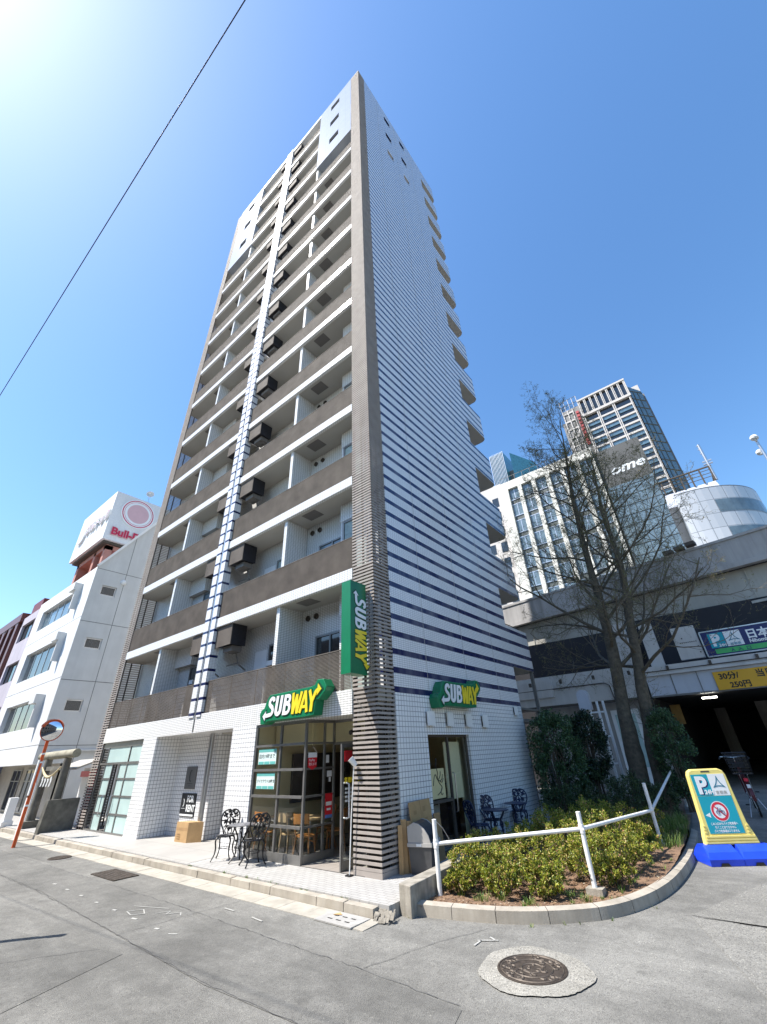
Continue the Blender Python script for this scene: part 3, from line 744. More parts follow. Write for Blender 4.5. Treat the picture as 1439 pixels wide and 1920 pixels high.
MB().box(-1.36, -1.30, 1.3, 2.85, .012, 2.6).build('added_dark_panel', M['shade_black'], tw); MB().box(-2.9, -2.85, 2.9, 4.0, .012, 2.6).build('added_dark_panel', M['shade_black'], tw)  # black panels added to darken the view through the side window
# side window with door
sd = MB(); x0, x1 = -.14, -.08
for y in (1.78, 2.74, 3.66): sd.box(x0, x1, y, y + .05, .05, 2.2)
sd.box(x0, x1, 1.78, 3.71, 2.2, 2.25); sd.box(x0, x1, 1.78, 3.71, 0, .05); sd.box(x0, x1, 1.83, 2.74, .90, .96)
so = sd.build('side_window', M['louver_dark'], tw)
MB().pane(-.115, -.105, 1.83, 2.74, .05, 2.2).pane(-.115, -.105, 2.79, 3.66, .05, 2.2).build('pane', M['glass'], so)
MB().box(-.3, -.28, 2.85, 3.6, .9, 2.1).build('roller_blind', M['cream'], so)
MB().tube([(-.08, 2.84, 1.45), (-.03, 2.84, 1.43), (-.03, 2.84, .7), (-.08, 2.84, .68)], .016, 8).build('handle', M['alu'], so)
# square lamps above the side window
for (y, z, w, h) in ((1.74, 2.43, .29, .31), (2.62, 2.43, .27, .31), (3.56, 2.43, .27, .31), (4.5, 2.43, .27, .31), (6.79, 2.8, .2, .25)):
    lo = MB().box(.05, .09, y, y + w, z, z + h).build('wall_lamp', M['white_plastic'], tw); MB().box(.002, .05, y + .04, y + w - .05, z + .03, z + h - .03).build('lamp_base', M['black'], lo)
# ---------------- shop signs ----------------
# lettering drawn as slanted strokes; unit box: letters 0..1 high
def stroke_poly(pts, w):
    L = offset_open(pts, w / 2); Rr = offset_open(pts, -w / 2); return L + Rr[::-1]
def offset_open(path, w):
    o = []
    for i, p in enumerate(path):
        a = path[max(i - 1, 0)]; b = path[min(i + 1, len(path) - 1)]
        d = Vector((b[0] - a[0], b[1] - a[1])).normalized(); o.append((p[0] - d.y * w, p[1] + d.x * w))
    return o
def arcpts(cx, cy, rx, ry, a0, a1, n=8):
    return [(cx + rx * math.cos(R_(a0 + (a1 - a0) * i / n)), cy + ry * math.sin(R_(a0 + (a1 - a0) * i / n))) for i in range(n + 1)]
SH = .16      # slant
def strip_into(mb, pts, w, P, d0, d1, mi, sc, ou, ov):
    # a thick stroke as quads (d0 = back, d1 = front)
    A = offset_open(pts, w / 2); B = offset_open(pts, -w / 2)
    f = lambda p: (ou + (p[0] + SH * p[1]) * sc, ov + p[1] * sc)
    A = [f(p) for p in A]; B = [f(p) for p in B]
    for i in range(len(A) - 1):
        q = [A[i], A[i + 1], B[i + 1], B[i]]
        mb.face([P(*p, d1) for p in q], mi)
        mb.face([P(*A[i], d0), P(*A[i + 1], d0), P(*A[i + 1], d1), P(*A[i], d1)], mi); mb.face([P(*B[i], d0), P(*B[i + 1], d0), P(*B[i + 1], d1), P(*B[i], d1)], mi)
    for i in (0, -1): mb.face([P(*A[i], d0), P(*B[i], d0), P(*B[i], d1), P(*A[i], d1)], mi)
def tri_into(mb, tri, P, d0, d1, mi, sc, ou, ov):
    mb.prism([(ou + (p[0] + SH * p[1]) * sc, ov + p[1] * sc) for p in tri], P, d0, d1, mi)
def brand_letters(white, yellow, P, d0, d1, sc, ou, ov, grow=0.0):
    t = .20 + grow; lo, hi = .1 - 0, .9
    # S with an arrow running out to the lower left
    s = arcpts(.36, .66, .20, .24, 15, 90, 5)[0:0] + [(.56, .74)] + arcpts(.37, .72, .18, .18, 20, 180, 8) + [(.20, .62), (.30, .53), (.46, .44), (.53, .33)] + arcpts(.36, .28, .18, .18, 10, -100, 7) + [(.16, .08), (-.04, .08)]
    strip_into(white, s, t * .92, P, d0, d1, 0, sc, ou, ov)
    g = grow * .9
    tri_into(white, [(-.02, .30 + g), (-.26 - g * 1.4, .06), (-.02, -.16 - g)], P, d0, d1, 0, sc, ou, ov)
    u = [(.82, .98)] + [(.82, .4)] + arcpts(1.0, .27, .18, .18, 180, 360, 10) + [(1.18, .4), (1.18, .98)]
    strip_into(white, u, t, P, d0, d1, 0, sc, ou, ov)
    strip_into(white, [(1.50, .0), (1.50, .98)], t, P, d0, d1, 0, sc, ou, ov)
    strip_into(white, [(1.58, .90)] + arcpts(1.70, .73, .17, .17, 90, -90, 8) + [(1.56, .56)], t * .85, P, d0 + .0004, d1 - .0004, 0, sc, ou, ov)
    strip_into(white, [(1.58, .53)] + arcpts(1.72, .30, .2, .215, 80, -90, 8) + [(1.56, .085)], t * .85, P, d0 + .0008, d1 - .0008, 0, sc, ou, ov)
    for k, (a, b) in enumerate((((2.10, 1.0), (2.24, .0)), ((2.24, .0), (2.42, .9)), ((2.42, .9), (2.56, .0)), ((2.56, .0), (2.76, 1.0)))):
        strip_into(yellow, [a, b], t * .86, P, d0 + .0003 * k, d1 - .0003 * k, 0, sc, ou, ov)
    for k, (a, b) in enumerate((((2.78, .0), (3.05, 1.0)), ((3.05, 1.0), (3.32, .0)), ((2.88, .27), (3.22, .27)))):
        strip_into(yellow, [a, b], t * .86 if k < 2 else t * .7, P, d0 + .0003 * k, d1 - .0003 * k, 0, sc, ou, ov)
    strip_into(yellow, [(3.62, .0), (3.62, .46)], t, P, d0, d1, 0, sc, ou, ov)
    strip_into(yellow, [(3.36, 1.0), (3.62, .42)], t * .9, P, d0 + .0003, d1 - .0003, 0, sc, ou, ov)
    strip_into(yellow, [(3.60, .40), (3.72, .66)] + arcpts(3.98, .70, .22, .26, 170, 95, 5), t * .9, P, d0 + .0006, d1 - .0006, 0, sc, ou, ov)
    tri_into(yellow, [(3.92, 1.24 + g), (4.20 + g * 1.4, .97), (3.92, .70 - g)], P, d0, d1, 0, sc, ou, ov)
PLATE = [(-.62, .18), (-.50, .40), (-.30, .46), (-.20, .80), (.02, 1.10), (3.30, 1.16), (3.62, 1.22), (3.78, 1.46), (4.20, 1.44), (4.52, 1.06), (4.46, .86), (4.06, .50), (3.86, .52), (3.84, -.16), (3.2, -.20), (.2, -.20), (-.12, -.34), (-.40, -.32)]
def arrow_sign(name, label, P, sc, ou, ov, depth, group):
    t = thing(name, label, 'shop sign', P(ou, ov, 0), group)
    pl = [(ou + (u + SH * v) * sc, ov + v * sc) for u, v in PLATE]
    b = MB().prism(pl, P, -.0, -depth).build('sign_box', M['green_edge'], t)
    bv = b.modifiers.new('bevel', 'BEVEL'); bv.width = .012; bv.segments = 2
    o1 = MB(); brand_letters(o1, o1, P, -depth - .001, -depth - .008, sc, ou, ov, .12); o1.build('letter_outline', M['green_dark'], t)
    w, y = MB(), MB(); brand_letters(w, y, P, -depth - .004, -depth - .022, sc, ou, ov)
    w.build('white_lettering', M['sign_white'], t); y.build('yellow_lettering', M['sign_yellow'], t); return t
M['green_dark'] = mat('sign_green_dark', (.003, .06, .03), .4, 0, .05, 3)
arrow_sign('arrow_sign', 'green arrow-shaped sandwich shop sign in full sun above the glazed shop front', PY(-.031), .455, -3.36, 2.80, .27, 'sandwich shop signs')
arrow_sign('arrow_sign', 'green arrow-shaped sandwich shop sign in shade above the row of square lamps', PX(0.001), .435, 2.22, 2.95, .26, 'sandwich shop signs')
t = thing('blade_sign', 'tall upright green box sign with lettering turned sideways, fixed to the brown slatted corner', 'shop sign', (-.33, -.05, 3.4), 'sandwich shop signs')
b = MB().box(-.47, -.20, -.60, -.06, 3.40, 5.46).build('sign_box', M['green'], t); bv = b.modifiers.new('bevel', 'BEVEL'); bv.width = .015; bv.segments = 2
mb = MB()
for z in (3.402, 5.442): mb.box(-.476, -.194, -.606, -.054, z, z + .016)
mb.box(-.476, -.194, -.606, -.594, 3.418, 5.442); mb.build('sign_frame', M['green_edge'], t)
PV = lambda u, v, d: (-.20 - d, -.20 - v * 1.0 - .0, 5.28 - u)     # text runs downwards on the +x face
PV = lambda u, v, d: (-.199 - d, -.455 + v, 5.14 - u)
o1 = MB(); brand_letters(o1, o1, PV, -.001, -.006, .375, .0, 0.0, .10); o1.build('letter_outline', M['green_dark'], t)
w, y = MB(), MB(); brand_letters(w, y, PV, -.003, -.014, .375, .0, 0.0)
w.build('white_lettering', M['sign_white'], t); y.build('yellow_lettering', M['sign_yellow'], t)
MB().box(-.4, -.27, -.06, -.001, 3.7, 3.8).box(-.4, -.27, -.06, -.001, 5.0, 5.1).build('bracket', M['steel'], t)
MB().tube([(-.34, -.45, 3.4), (-.34, -.40, 3.0), (-.30, -.1, 2.75), (-.35, -.0, 2.7)], .007, 5).build('cable', M['alu'], t)

# ---------------- small things on the pavement ----------------
def make_garden_chair(name, label, group, m):
    t = thing(name, label, 'chair', (0, 0, 0), group)
    # faces +y (sitter looks to -y?) : back at y=+.2
    s = MB(); s.lathe((0, 0, .43), (0, 0, 1), [(0, .012), (.08, .008), (.17, .012), (.205, .018), (.21, .006), (.20, -.006), (0, -.004)], 20)
    for a in range(10): c, q = math.cos(a * .628), math.sin(a * .628); s.tube([(c * .04, q * .04, .445), (c * .12, q * .12, .447), (c * .18, q * .18, .45)], [.006, .012, .004], 4)
    s.build('seat', m, t, smooth=True)
    b = MB(); y = lambda z: .17 + (z - .43) * .22
    arch = [(-.10, .43), (-.13, .52), (-.20, .64), (-.215, .74), (-.19, .83), (-.13, .885), (-.05, .90), (0, .88), (.05, .90), (.13, .885), (.19, .83), (.215, .74), (.20, .64), (.13, .52), (.10, .43)]
    b.tube([(x, y(z), z) for x, z in smooth_path(arch, 3)], .017, 7)
    for p in ([(0, .88), (-.02, .76), (.03, .64), (-.02, .54), (0, .43)], [(-.18, .80), (-.08, .76), (-.06, .66), (-.12, .56)], [(.18, .80), (.08, .76), (.06, .66), (.12, .56)], [(-.05, .43), (-.09, .52), (-.02, .60), (.07, .52), (.05, .43)], [(-.2, .7), (-.1, .70), (0, .76), (.1, .70), (.2, .7)]):
        b.tube([(x, y(z), z) for x, z in smooth_path(p, 3)], .012, 5)
    for (x, z, r) in ((-.12, .80, .045), (.12, .80, .045), (0, .80, .035), (-.10, .67, .04), (.10, .67, .04), (0, .66, .035), (0, .54, .035), (-.06, .58, .025), (.06, .58, .025), (-.04, .86, .03), (.05, .86, .03)):   # cast rose leaves
        for k in range(4):
            a = k * 1.57 + x * 9; r2 = r * 1.35; b.obox((x + r * .6 * math.cos(a), y(z), z + r * .6 * math.sin(a)), (r2 * .5 * math.cos(a), 0, r2 * .5 * math.sin(a)), (-r2 * .36 * math.sin(a), 0, r2 * .36 * math.cos(a)), (0, .006, 0))
    b.build('backrest', m, t)
    for (sx, sy) in ((-1, -1), (1, -1), (-1, 1), (1, 1)):
        MB().tube([(sx * q[0], sy * q[0] * .92, q[1]) for q in smooth_path([(.13, .43), (.165, .36), (.15, .24), (.16, .12), (.215, .012)], 3)], [.02] * 3 + [.017] * 5 + [.014] * 4 + [.018], 7).build('leg', m, t)
    MB().tube([(.13 * math.cos(a * .5236), .13 * math.sin(a * .5236), .22) for a in range(12)], .006, 5, closed=True).build('leg_ring', m, t)
    return t
def make_garden_table(name, label, group, m, mt):
    t = thing(name, label, 'table', (0, 0, 0), group)
    s = MB(); s.lathe((0, 0, .655), (0, 0, 1), [(0, .012), (.10, .012), (.105, .008), (.2, .010), (.205, .014), (.29, .012), (.30, .006), (.295, -.006), (0, -.004)], 32); s.build('tabletop', mt, t, smooth=True)
    for k in range(3):
        a = k * 2.094 + .4; c, q = math.cos(a), math.sin(a)
        l = MB(); l.tube([(c * r, q * r, z) for r, z in smooth_path([(.20, .65), (.12, .52), (.08, .40), (.11, .26), (.10, .16), (.24, .01)], 3)], .017, 6)
        l.tube([(c * r - q * o, q * r + c * o, z) for r, o, z in [(.19, .0, .62), (.15, .05, .54), (.09, .0, .46), (.07, -.05, .38), (.10, 0, .30), (.12, .04, .22), (.11, 0, .15)]], .012, 5)
        for z in (.5, .38, .26): l.obox((c * .11, q * .11, z), (c * .03, q * .03, .01), (-q * .008, c * .008, 0), (0, 0, .018))
        l.build('leg', m, t)
    MB().tube([(.1 * math.cos(a * .5236), .1 * math.sin(a * .5236), .25) for a in range(12)], .007, 5, closed=True).build('leg_ring', m, t)
    return t
M['blue_paint'] = mat('blue_black_paint', (.012, .02, .06), .4, 0, .3, 8)
M['table_top'] = mat('grey_cast_top', (.20, .20, .21), .4, .5, .2, 8)
GC = 'cast metal garden chairs outside the shop'; GT = 'round cast metal tables outside the shop'
c0 = make_garden_chair('garden_chair', 'black cast chair beside the white tiled pier, on the cardboard box side of the table', GC, M['black'])
c0.location = (-4.30, -.42, 0.004); c0.rotation_euler = (0, 0, R_(40))
c1 = dup(c0, loc=(-3.20, -.42, 0), rz=R_(-105), label='black cast chair in front of the shop glass, casting a lacy shadow on the paving')
tb = make_garden_table('garden_table', 'grey topped round cast table in the sun between two black chairs', GT, M['black'], M['table_top']); tb.location = (-3.78, -.36, 0)
s0 = make_garden_chair('garden_chair', 'dark blue cast chair nearest the side window, half behind the shrubs', GC, M['blue_paint']); s0.location = (.36, 3.05, 0); s0.rotation_euler = (0, 0, R_(150))
dup(s0, loc=(.28, 3.85, 0), rz=R_(60), label='dark blue cast chair behind the blue table next to the side window')
dup(s0, loc=(.22, 5.55, 0), rz=R_(15), label='dark blue cast chair farthest along the tiled side wall, beside the green bush')
st = make_garden_table('garden_table', 'dark blue round table low behind the shrubs, nearest the side window', GT, M['blue_paint'], M['blue_paint']); st.location = (.50, 3.62, 0)
dup(st, loc=(.40, 5.0, 0), label='dark blue round table against the tiled side wall, below the farthest chair')

t = thing('cardboard_box', 'closed tan cardboard box standing in the tiled recess below the notice', 'box', (-7.6, .33, 0))
mb = MB(); mb.hexa([(-7.92, .32, .004), (-7.32, .34, .004), (-7.02, .62, .004), (-7.62, .60, .004), (-7.92, .32, .46), (-7.32, .34, .46), (-7.02, .62, .46), (-7.62, .60, .46)])
mb.build('carton', M['cardboard'], t); mb = MB(); mb.hexa([(-7.78, .45, .4605), (-7.16, .47, .4605), (-7.14, .49, .4605), (-7.76, .47, .4605), (-7.78, .45, .462), (-7.16, .47, .462), (-7.14, .49, .462), (-7.76, .47, .462)])
mb.face([(-7.9, .3175, .27), (-7.34, .3365, .27), (-7.34, .3365, .33), (-7.9, .3175, .33)]); mb.build('tape', M['cardboard_side'], t)
mb = MB()
for i in range(3): mb.box(-7.84, -7.66, .3165, .3200, .08 + i * .05, .095 + i * .05)
mb.build('print', M['cardboard_side'], t)
M['slate'] = mat('slate_sign', (.13, .13, .125), .4, .2, .1, 3)
t = thing('notice_board', 'grey metal sign with a dark crescent emblem on the recess wall', 'sign', (-8.45, .81, 1.2))
MB().box(-8.76, -8.16, .80, .829, 1.2, 1.8).build('plate', M['slate'], t)
mb = MB(); o_, i_ = arcpts(-8.44, 1.55, .10, .16, 60, 300, 14), arcpts(-8.41, 1.55, .075, .14, 70, 290, 14)
for k in range(14): mb.face([(o_[k][0], .797, o_[k][1]), (o_[k + 1][0], .797, o_[k + 1][1]), (i_[k + 1][0], .797, i_[k + 1][1]), (i_[k][0], .797, i_[k][1])])
mb.build('emblem', M['black'], t); mb = MB(); mb.box(-8.62, -8.3, .796, .799, 1.335, 1.347); mb.box(-8.54, -8.38, .796, .799, 1.28, 1.288); mb.build('small_print', M['black'], t)
t = thing('rent_notice', 'black FOR RENT notice with white lettering behind the cardboard box', 'sign', (-8.4, .81, .5))
MB().box(-8.8, -7.97, .805, .829, .5, 1.09).build('plate', M['black'], t)
mb = MB(); text_into(mb, 'FOR\nRENT', .235, PY(.804), -8.46, .87, 0, .003, .008, 0, .85)
o_, i_ = arcpts(-8.64, .85, .05, .10, 100, -100, 10), arcpts(-8.66, .85, .045, .085, 100, -100, 10)
for k in range(10): mb.face([(o_[k][0], .802, o_[k][1]), (o_[k + 1][0], .802, o_[k + 1][1]), (i_[k + 1][0], .802, i_[k + 1][1]), (i_[k][0], .802, i_[k][1])])
mb.box(-8.74, -8.52, .802, .804, .70, .708); mb.box(-8.78, -8.0, .8015, .804, .52, .565); mb.build('lettering', M['sign_white'], t)
# posters on the glass
M['teal'] = mat('poster_teal', (.12, .42, .38), .5, 0, .05, 3); M['teal_pale'] = mat('poster_pale', (.62, .74, .71), .5, 0, .03, 3)
M['ink'] = mat('ink', (.05, .07, .07), .6, 0, .1, 9)
for (z0, z1, txt, lab) in ((1.80, 2.12, '店内19時まで', 'upper teal and white opening hours poster in the shop glass'), (1.30, 1.62, 'テイクアウト20時まで', 'lower teal and white opening hours poster in the shop glass')):
    t = thing('hours_poster', lab, 'poster', (-3.56, .012, z0), 'opening hours posters')
    MB().box(-3.92, -3.23, .006, .014, z0, z1).build('sheet', M['teal_pale'], t)
    mb = MB(); mb.box(-3.92, -3.23, .003, .006, z1 - .06, z1)
    for i in range(3): mb.box(-3.90 + i * .225, -3.70 + i * .225, .003, .006, z0, z0 + .06)
    mb.build('bands', M['teal'], t)
    mb = MB(); text_into(mb, txt, .105 if len(txt) < 9 else .075, PY(.004), -3.90, z0 + .13, 0, .002, .001, 0, 1.0); mb.build('lettering', M['ink'], t)
M['red'] = mat('pay_red', (.62, .02, .03), .5, 0, .05, 3)
t = thing('hanging_flag', 'small red and white pennant notice hung at the glass corner of the shop', 'flag', (-2.15, .22, 1.7))
PR = PX(-2.165); MB().prism([(.08, 1.90), (.34, 1.90), (.34, 1.72), (.21, 1.66), (.08, 1.72)], PR, 0, -.006).build('cloth', M['red'], t)
mb = MB(); mb.prism([(.08, 1.9005), (.34, 1.9005), (.34, 2.0), (.08, 2.0)], PR, 0, -.006); text_into(mb, 'PayPay', .065, PR, .10, 1.83, -.009, .002); text_into(mb, '使えます', .06, PR, .10, 1.75, -.009, .002); mb.build('lettering', M['sign_white'], t)
MB().tube([(-2.16, .08, 2.0), (-2.16, .21, 2.12), (-2.16, .34, 2.0)], .004, 4).build('string', M['alu'], t)
def sheet_thing(name, label, cat, P, u0, u1, v0, v1, m, extra=None, d=-.006):
    t = thing(name, label, cat, P((u0 + u1) / 2, v0, 0)); mb = MB(); mb.prism([(u0, v0), (u1, v0), (u1, v1), (u0, v1)], P, 0, d); mb.build('sheet', m, t)
    if extra: extra(t)
    return t
def ex(t):
    mb = MB(); mb.prism([(.66, .95), (.84, .95), (.84, 1.02), (.66, 1.02)], PR, -.0065, -.009); mb.prism([(.69, .86), (.81, .86), (.81, .90), (.69, .90)], PR, -.0065, -.009); mb.build('picture', M['sign_white'], t)
    mb = MB(); mb.prism([(.64, .72), (.86, .72), (.86, .78), (.64, .78)], PR, -.0065, -.009); mb.build('footer', M['poster_blue'], t)
M['poster_blue'] = mat('poster_blue', (.10, .2, .5), .5)
sheet_thing('menu_poster', 'red menu poster low on the glass beside the shop door', 'poster', PR, .64, .86, .72, 1.18, M['red'], ex)
sheet_thing('notice_sheet', 'white notice sheet on the glass beside the shop door, above a small tag', 'notice', PR, .68, .83, 1.50, 1.62, M['sign_white'])
sheet_thing('notice_sheet', 'tiny white tag on the glass beside the shop door, below a larger sheet', 'notice', PR, .74, .80, 1.40, 1.49, M['sign_white'])
sheet_thing('notice_sheet', 'white upright notice with a dark picture near the pennant', 'notice', PR, .64, .73, 1.78, 1.94, M['sign_white'])
PD = PX(-1.036)
def ex2(t):
    mb = MB(); text_into(mb, 'SUBWAY', .10, PD, .12, 1.40, -.004, .002, .004, .1, .8); mb.build('lettering', M['sign_yellow'], t)
t = thing('door_decal', 'yellow and white lettering stuck on the open glass door', 'decal', (-1.03, .3, 1.2))
mb = MB(); text_into(mb, 'SUBWAY', .13, PD, .10, 1.42, -.004, .003, .005, .1, .9); mb.build('yellow_lettering', M['sign_yellow'], t)
mb = MB()
for i, L in enumerate((.36, .42, .30, .38)): mb.prism([(.12, 1.30 - i * .07), (.12 + L, 1.30 - i * .07), (.12 + L, 1.335 - i * .07), (.12, 1.335 - i * .07)], PD, -.003, -.006)
mb.build('white_print', M['sign_white'], t)
sheet_thing('door_sticker', 'red square sticker high on the open glass door', 'sticker', PD, .10, .34, 1.80, 2.0, M['red'])
# clip lamp on a thin pole
t = thing('spot_lamp', 'white spot lamp on a thin pole in front of the brown slatted corner', 'lamp', (-.72, -.08, 0))
MB().tube([(-.72, -.08, .015), (-.67, -.08, .9), (-.60, -.08, 1.72)], .011, 7).build('pole', M['white_plastic'], t)
MB().box(-.78, -.66, -.14, -.03, 0.001, .02).build('foot', M['black'], t)
mb = MB(); mb.lathe((-.57, -.07, 1.74), (-.35, -.4, .62), [(0, -.02), (.04, -.02), (.05, .03), (.065, .15), (.058, .15), (.045, .05), (0, .05)], 14); mb.tube([(-.60, -.08, 1.70), (-.56, -.05, 1.75)], .014, 6); mb.build('lamp_head', M['white_plastic'], t, smooth=True)
MB().tube([(-.98, -.04, .02), (-.98, -.04, .40), (-.97, -.02, .46), (-.93, .0, .47)], .008, 5).build('door_hook', M['black'], tw)

# waste bin and folded cardboard beside the corner
t = thing('waste_bin', 'grey waste bin with a slanting dark flap lid, behind the low wall', 'bin', (.34, .86, 0)); Rm = Matrix.Rotation(R_(18), 4, 'Z')
def BP(u, v, z): p = Rm @ Vector((u, v, 0)); return (.34 + p.x, .86 + p.y, z)
def bbox(mb, u0, u1, v0, v1, z0, z1, tp=0): mb.hexa([BP(u0 + tp, v0 + tp, z0), BP(u1 - tp, v0 + tp, z0), BP(u1 - tp, v1 - tp, z0), BP(u0 + tp, v1 - tp, z0), BP(u0, v0, z1), BP(u1, v0, z1), BP(u1, v1, z1), BP(u0, v1, z1)]); return mb
M['bin_dark'] = mat('bin_dark', (.065, .066, .068), .45, 0, .15, 6); M['bin_grey'] = mat('bin_grey', (.40, .385, .36), .45, 0, .08, 5); M['bin_flap'] = mat('bin_flap', (.035, .04, .055), .3, 0, .1, 5)
bbox(MB(), -.22, .22, -.30, .30, .001, .40, .03).build('body', M['bin_dark'], t); bbox(MB(), -.235, .235, -.315, .315, .40, .455).build('rim', M['bin_grey'], t)
LP = [(-.225, .455), (.215, .455), (.18, .56), (.10, .67), (.0, .74), (-.10, .765), (-.225, .70)]
mb = MB()
for v0, v1 in ((-.30, -.27), (.27, .30)): mb.prism(LP, lambda u, z, d: BP(u, d, z), v0, v1)
mb.prism([(-.225, .455), (-.195, .455), (-.195, .69), (-.225, .70)], lambda u, z, d: BP(u, d, z), -.269, .269); mb.build('lid', M['bin_grey'], t)
mb = MB(); mb.prism([(-.19, .69), (-.10, .757), (.0, .732), (.095, .663), (.172, .556), (.205, .46), (.15, .46), (-.16, .64)], lambda u, z, d: BP(u, d, z), -.268, .268); mb.build('flap', M['bin_flap'], t)
mb = MB(); mb.prism([(-.06, .41), (.04, .41), (.04, .45), (-.06, .45)], lambda u, z, d: BP(u, -.316 + d, z), 0, -.006); mb.build('tag_plate', M['sign_white'], t)
def sheet(label, x0, y0, x1, y1, h, lean, th=.018, m='cardboard', marks=False):
    t = thing('cardboard_sheet', label, 'cardboard', ((x0 + x1) / 2, (y0 + y1) / 2, 0), 'folded cardboard by the bin')
    d = Vector((x1 - x0, y1 - y0, 0)); n = Vector((-d.y, d.x, 0)).normalized(); a = Vector((x0, y0, .001)); b = Vector((x1, y1, .001)); up = Vector((0, 0, h)) + n * lean
    MB().hexa([a, b, b + n * th, a + n * th, a + up, b + up, b + up + n * th, a + up + n * th]).build('board', M[m], t)
    mb = MB()
    if marks:
        for (f0, f1, g0, g1) in ((.12, .26, .55, .7), (.62, .80, .6, .72), (.15, .3, .8, .86), (.60, .72, .82, .9)):
            mb.face([a + d * f + up * g_ - n * .0015 for f, g_ in ((f0, g0), (f1, g0), (f1, g1), (f0, g1))])
        mb.build('print', M['cardboard_side'], t)
        mb = MB(); mb.hexa([a + d * .49 - n * .002 + up * .02, a + d * .505 - n * .002 + up * .02, a + d * .505 + up * .02, a + d * .49 + up * .02, a + d * .49 - n * .002 + up, a + d * .505 - n * .002 + up, a + d * .505 + up, a + d * .49 + up]); mb.build('fold', M['cardboard_side'], t)
    return t
sheet('narrow upright folded carton leaning on the brown slats, nearest the paving', .055, .42, .13, .46, .72, .03)
sheet('second upright folded carton between the brown slats and the bin', .07, .50, .16, .56, .80, .03)
sheet('wider folded carton standing tight against the grey bin', .09, .57, .235, .64, .77, .02, .03, 'cardboard')
sheet('large printed carton opened flat against the tiled wall above the bin', .26, .72, .17, 1.58, 1.05, .12, .02, 'cardboard', True)
t = sheet('small brown folded carton at the foot of the side window', .16, 1.62, .15, 1.86, .78, .06, .02, 'cardboard_side')
# poster with a drawn glass in the side window
M['poster_cream'] = mat('poster_cream', (.62, .55, .30), .6, 0, .05, 3)
t = thing('window_poster', 'cream poster with a black line drawing in the dark side window', 'poster', (-.095, 2.15, 1.0)); PS = PX(-.094)
MB().prism([(1.87, .99), (2.46, .99), (2.46, 1.56), (1.87, 1.56)], PS, 0, -.006).build('sheet', M['poster_cream'], t)
mb = MB(); sp = lambda pts, r: mb.tube([PS(u, v, -.009) for u, v in smooth_path(pts, 4)], r, 5)
sp([(2.13, 1.72), (2.17, 1.76), (2.16, 1.70), (2.13, 1.62), (2.18, 1.48), (2.15, 1.42)], .010)
sp([(1.97, 1.24), (2.02, 1.38), (2.08, 1.45), (2.13, 1.38), (2.24, 1.26), (2.32, 1.20), (2.27, 1.12), (2.12, 1.06)], .009)
sp([(2.15, 1.42), (2.22, 1.32), (2.34, 1.35), (2.38, 1.44)], .009); sp([(2.22, 1.36), (2.28, 1.42), (2.30, 1.50)], .009); sp([(2.32, 1.20), (2.26, 1.10), (2.30, 1.05), (2.34, 1.08)], .008); sp([(2.26, 1.31), (2.34, 1.29), (2.40, 1.36)], .008)
mb.build('drawing', M['black'], t)

# ---------------- tables and chairs inside the shop ----------------
def shop_table(label, x, y, L=.62):
    t = thing('shop_table', label, 'table', (x, y, .012), 'tables inside the shop')
    b = MB().box(x - L / 2, x + L / 2, y - .3, y + .3, .70, .735).build('tabletop', M['wood_pale'], t)
    MB().tube([(x, y, .03), (x, y, .70)], .03, 8).build('post', M['alu'], t); MB().lathe((x, y, .013), (0, 0, 1), [(.2, 0), (.2, .012), (.03, .03), (0, .03)], 16).build('foot', M['black'], t); return t
shop_table('pale topped table inside the shop, right at the glass corner', -2.62, .62); shop_table('pale topped table inside the shop, seen through the left panes', -3.55, .75); shop_table('pale topped table farther back inside the shop near the divider', -2.75, 2.1)
def shop_chair(label, m):
    t = thing('shop_chair', label, 'chair', (0, 0, 0), 'wooden chairs inside the shop')
    MB().lathe((0, 0, .43), (0, 0, 1), [(0, .022), (.17, .022), (.20, .012), (.20, -.012), (.17, -.016), (0, -.016)], 18).build('seat', m, t, smooth=True)
    for (sx, sy) in ((-1, -1), (1, -1)): MB().tube([(sx * .13, sy * .13, .42), (sx * .16, sy * .17, 0)], [.018, .014], 7).build('leg', m, t)
    for sx in (-1, 1): MB().tube([(sx * .19, .20, 0), (sx * .155, .16, .43), (sx * .17, .2, .62), (sx * .18, .24, .84)], .016, 7).build('leg', m, t)
    mb = MB()
    for k in range(8):
        a0, a1 = -.18 + .36 * k / 8, -.18 + .36 * (k + 1) / 8; f = lambda q: .24 + .05 * (1 - (q / .18) ** 2)
        mb.hexa([(a0, f(a0) - .008, .66), (a1, f(a1) - .008, .66), (a1, f(a1) + .008, .66), (a0, f(a0) + .008, .66), (a0, f(a0) + .002, .84), (a1, f(a1) + .002, .84), (a1, f(a1) + .018, .84), (a0, f(a0) + .018, .84)])
    mb.build('backrest', m, t); MB().tube([(-.13, -.13, .3), (0, -.05, .36), (.13, -.13, .3)], .01, 5).build('stretcher', m, t); return t
k0 = shop_chair('bent wood chair with round seat just inside the glass corner of the shop', M['wood']); k0.location = (-2.45, .36, .012); k0.rotation_euler = (0, 0, R_(200))
k1 = shop_chair('pale bent wood chair behind the middle mullion of the shop glass', M['wood_pale']); k1.location = (-3.02, .42, .012); k1.rotation_euler = (0, 0, R_(170))
dup(k0, loc=(-3.75, .30, .012), rz=R_(190), label='bent wood chair inside the shop, behind the pane nearest the white pier')
dup(k0, loc=(-3.0, 1.45, .012), rz=R_(20), label='bent wood chair on the far side of the tables inside the shop')
dup(k0, loc=(-2.4, 1.2, .012), rz=R_(-60), label='bent wood chair between the corner table and the room divider')
k2 = shop_chair('slatted chair standing just inside the dark side window', M['louver']); k2.location = (-.55, 2.3, .012); k2.rotation_euler = (0, 0, R_(-80))
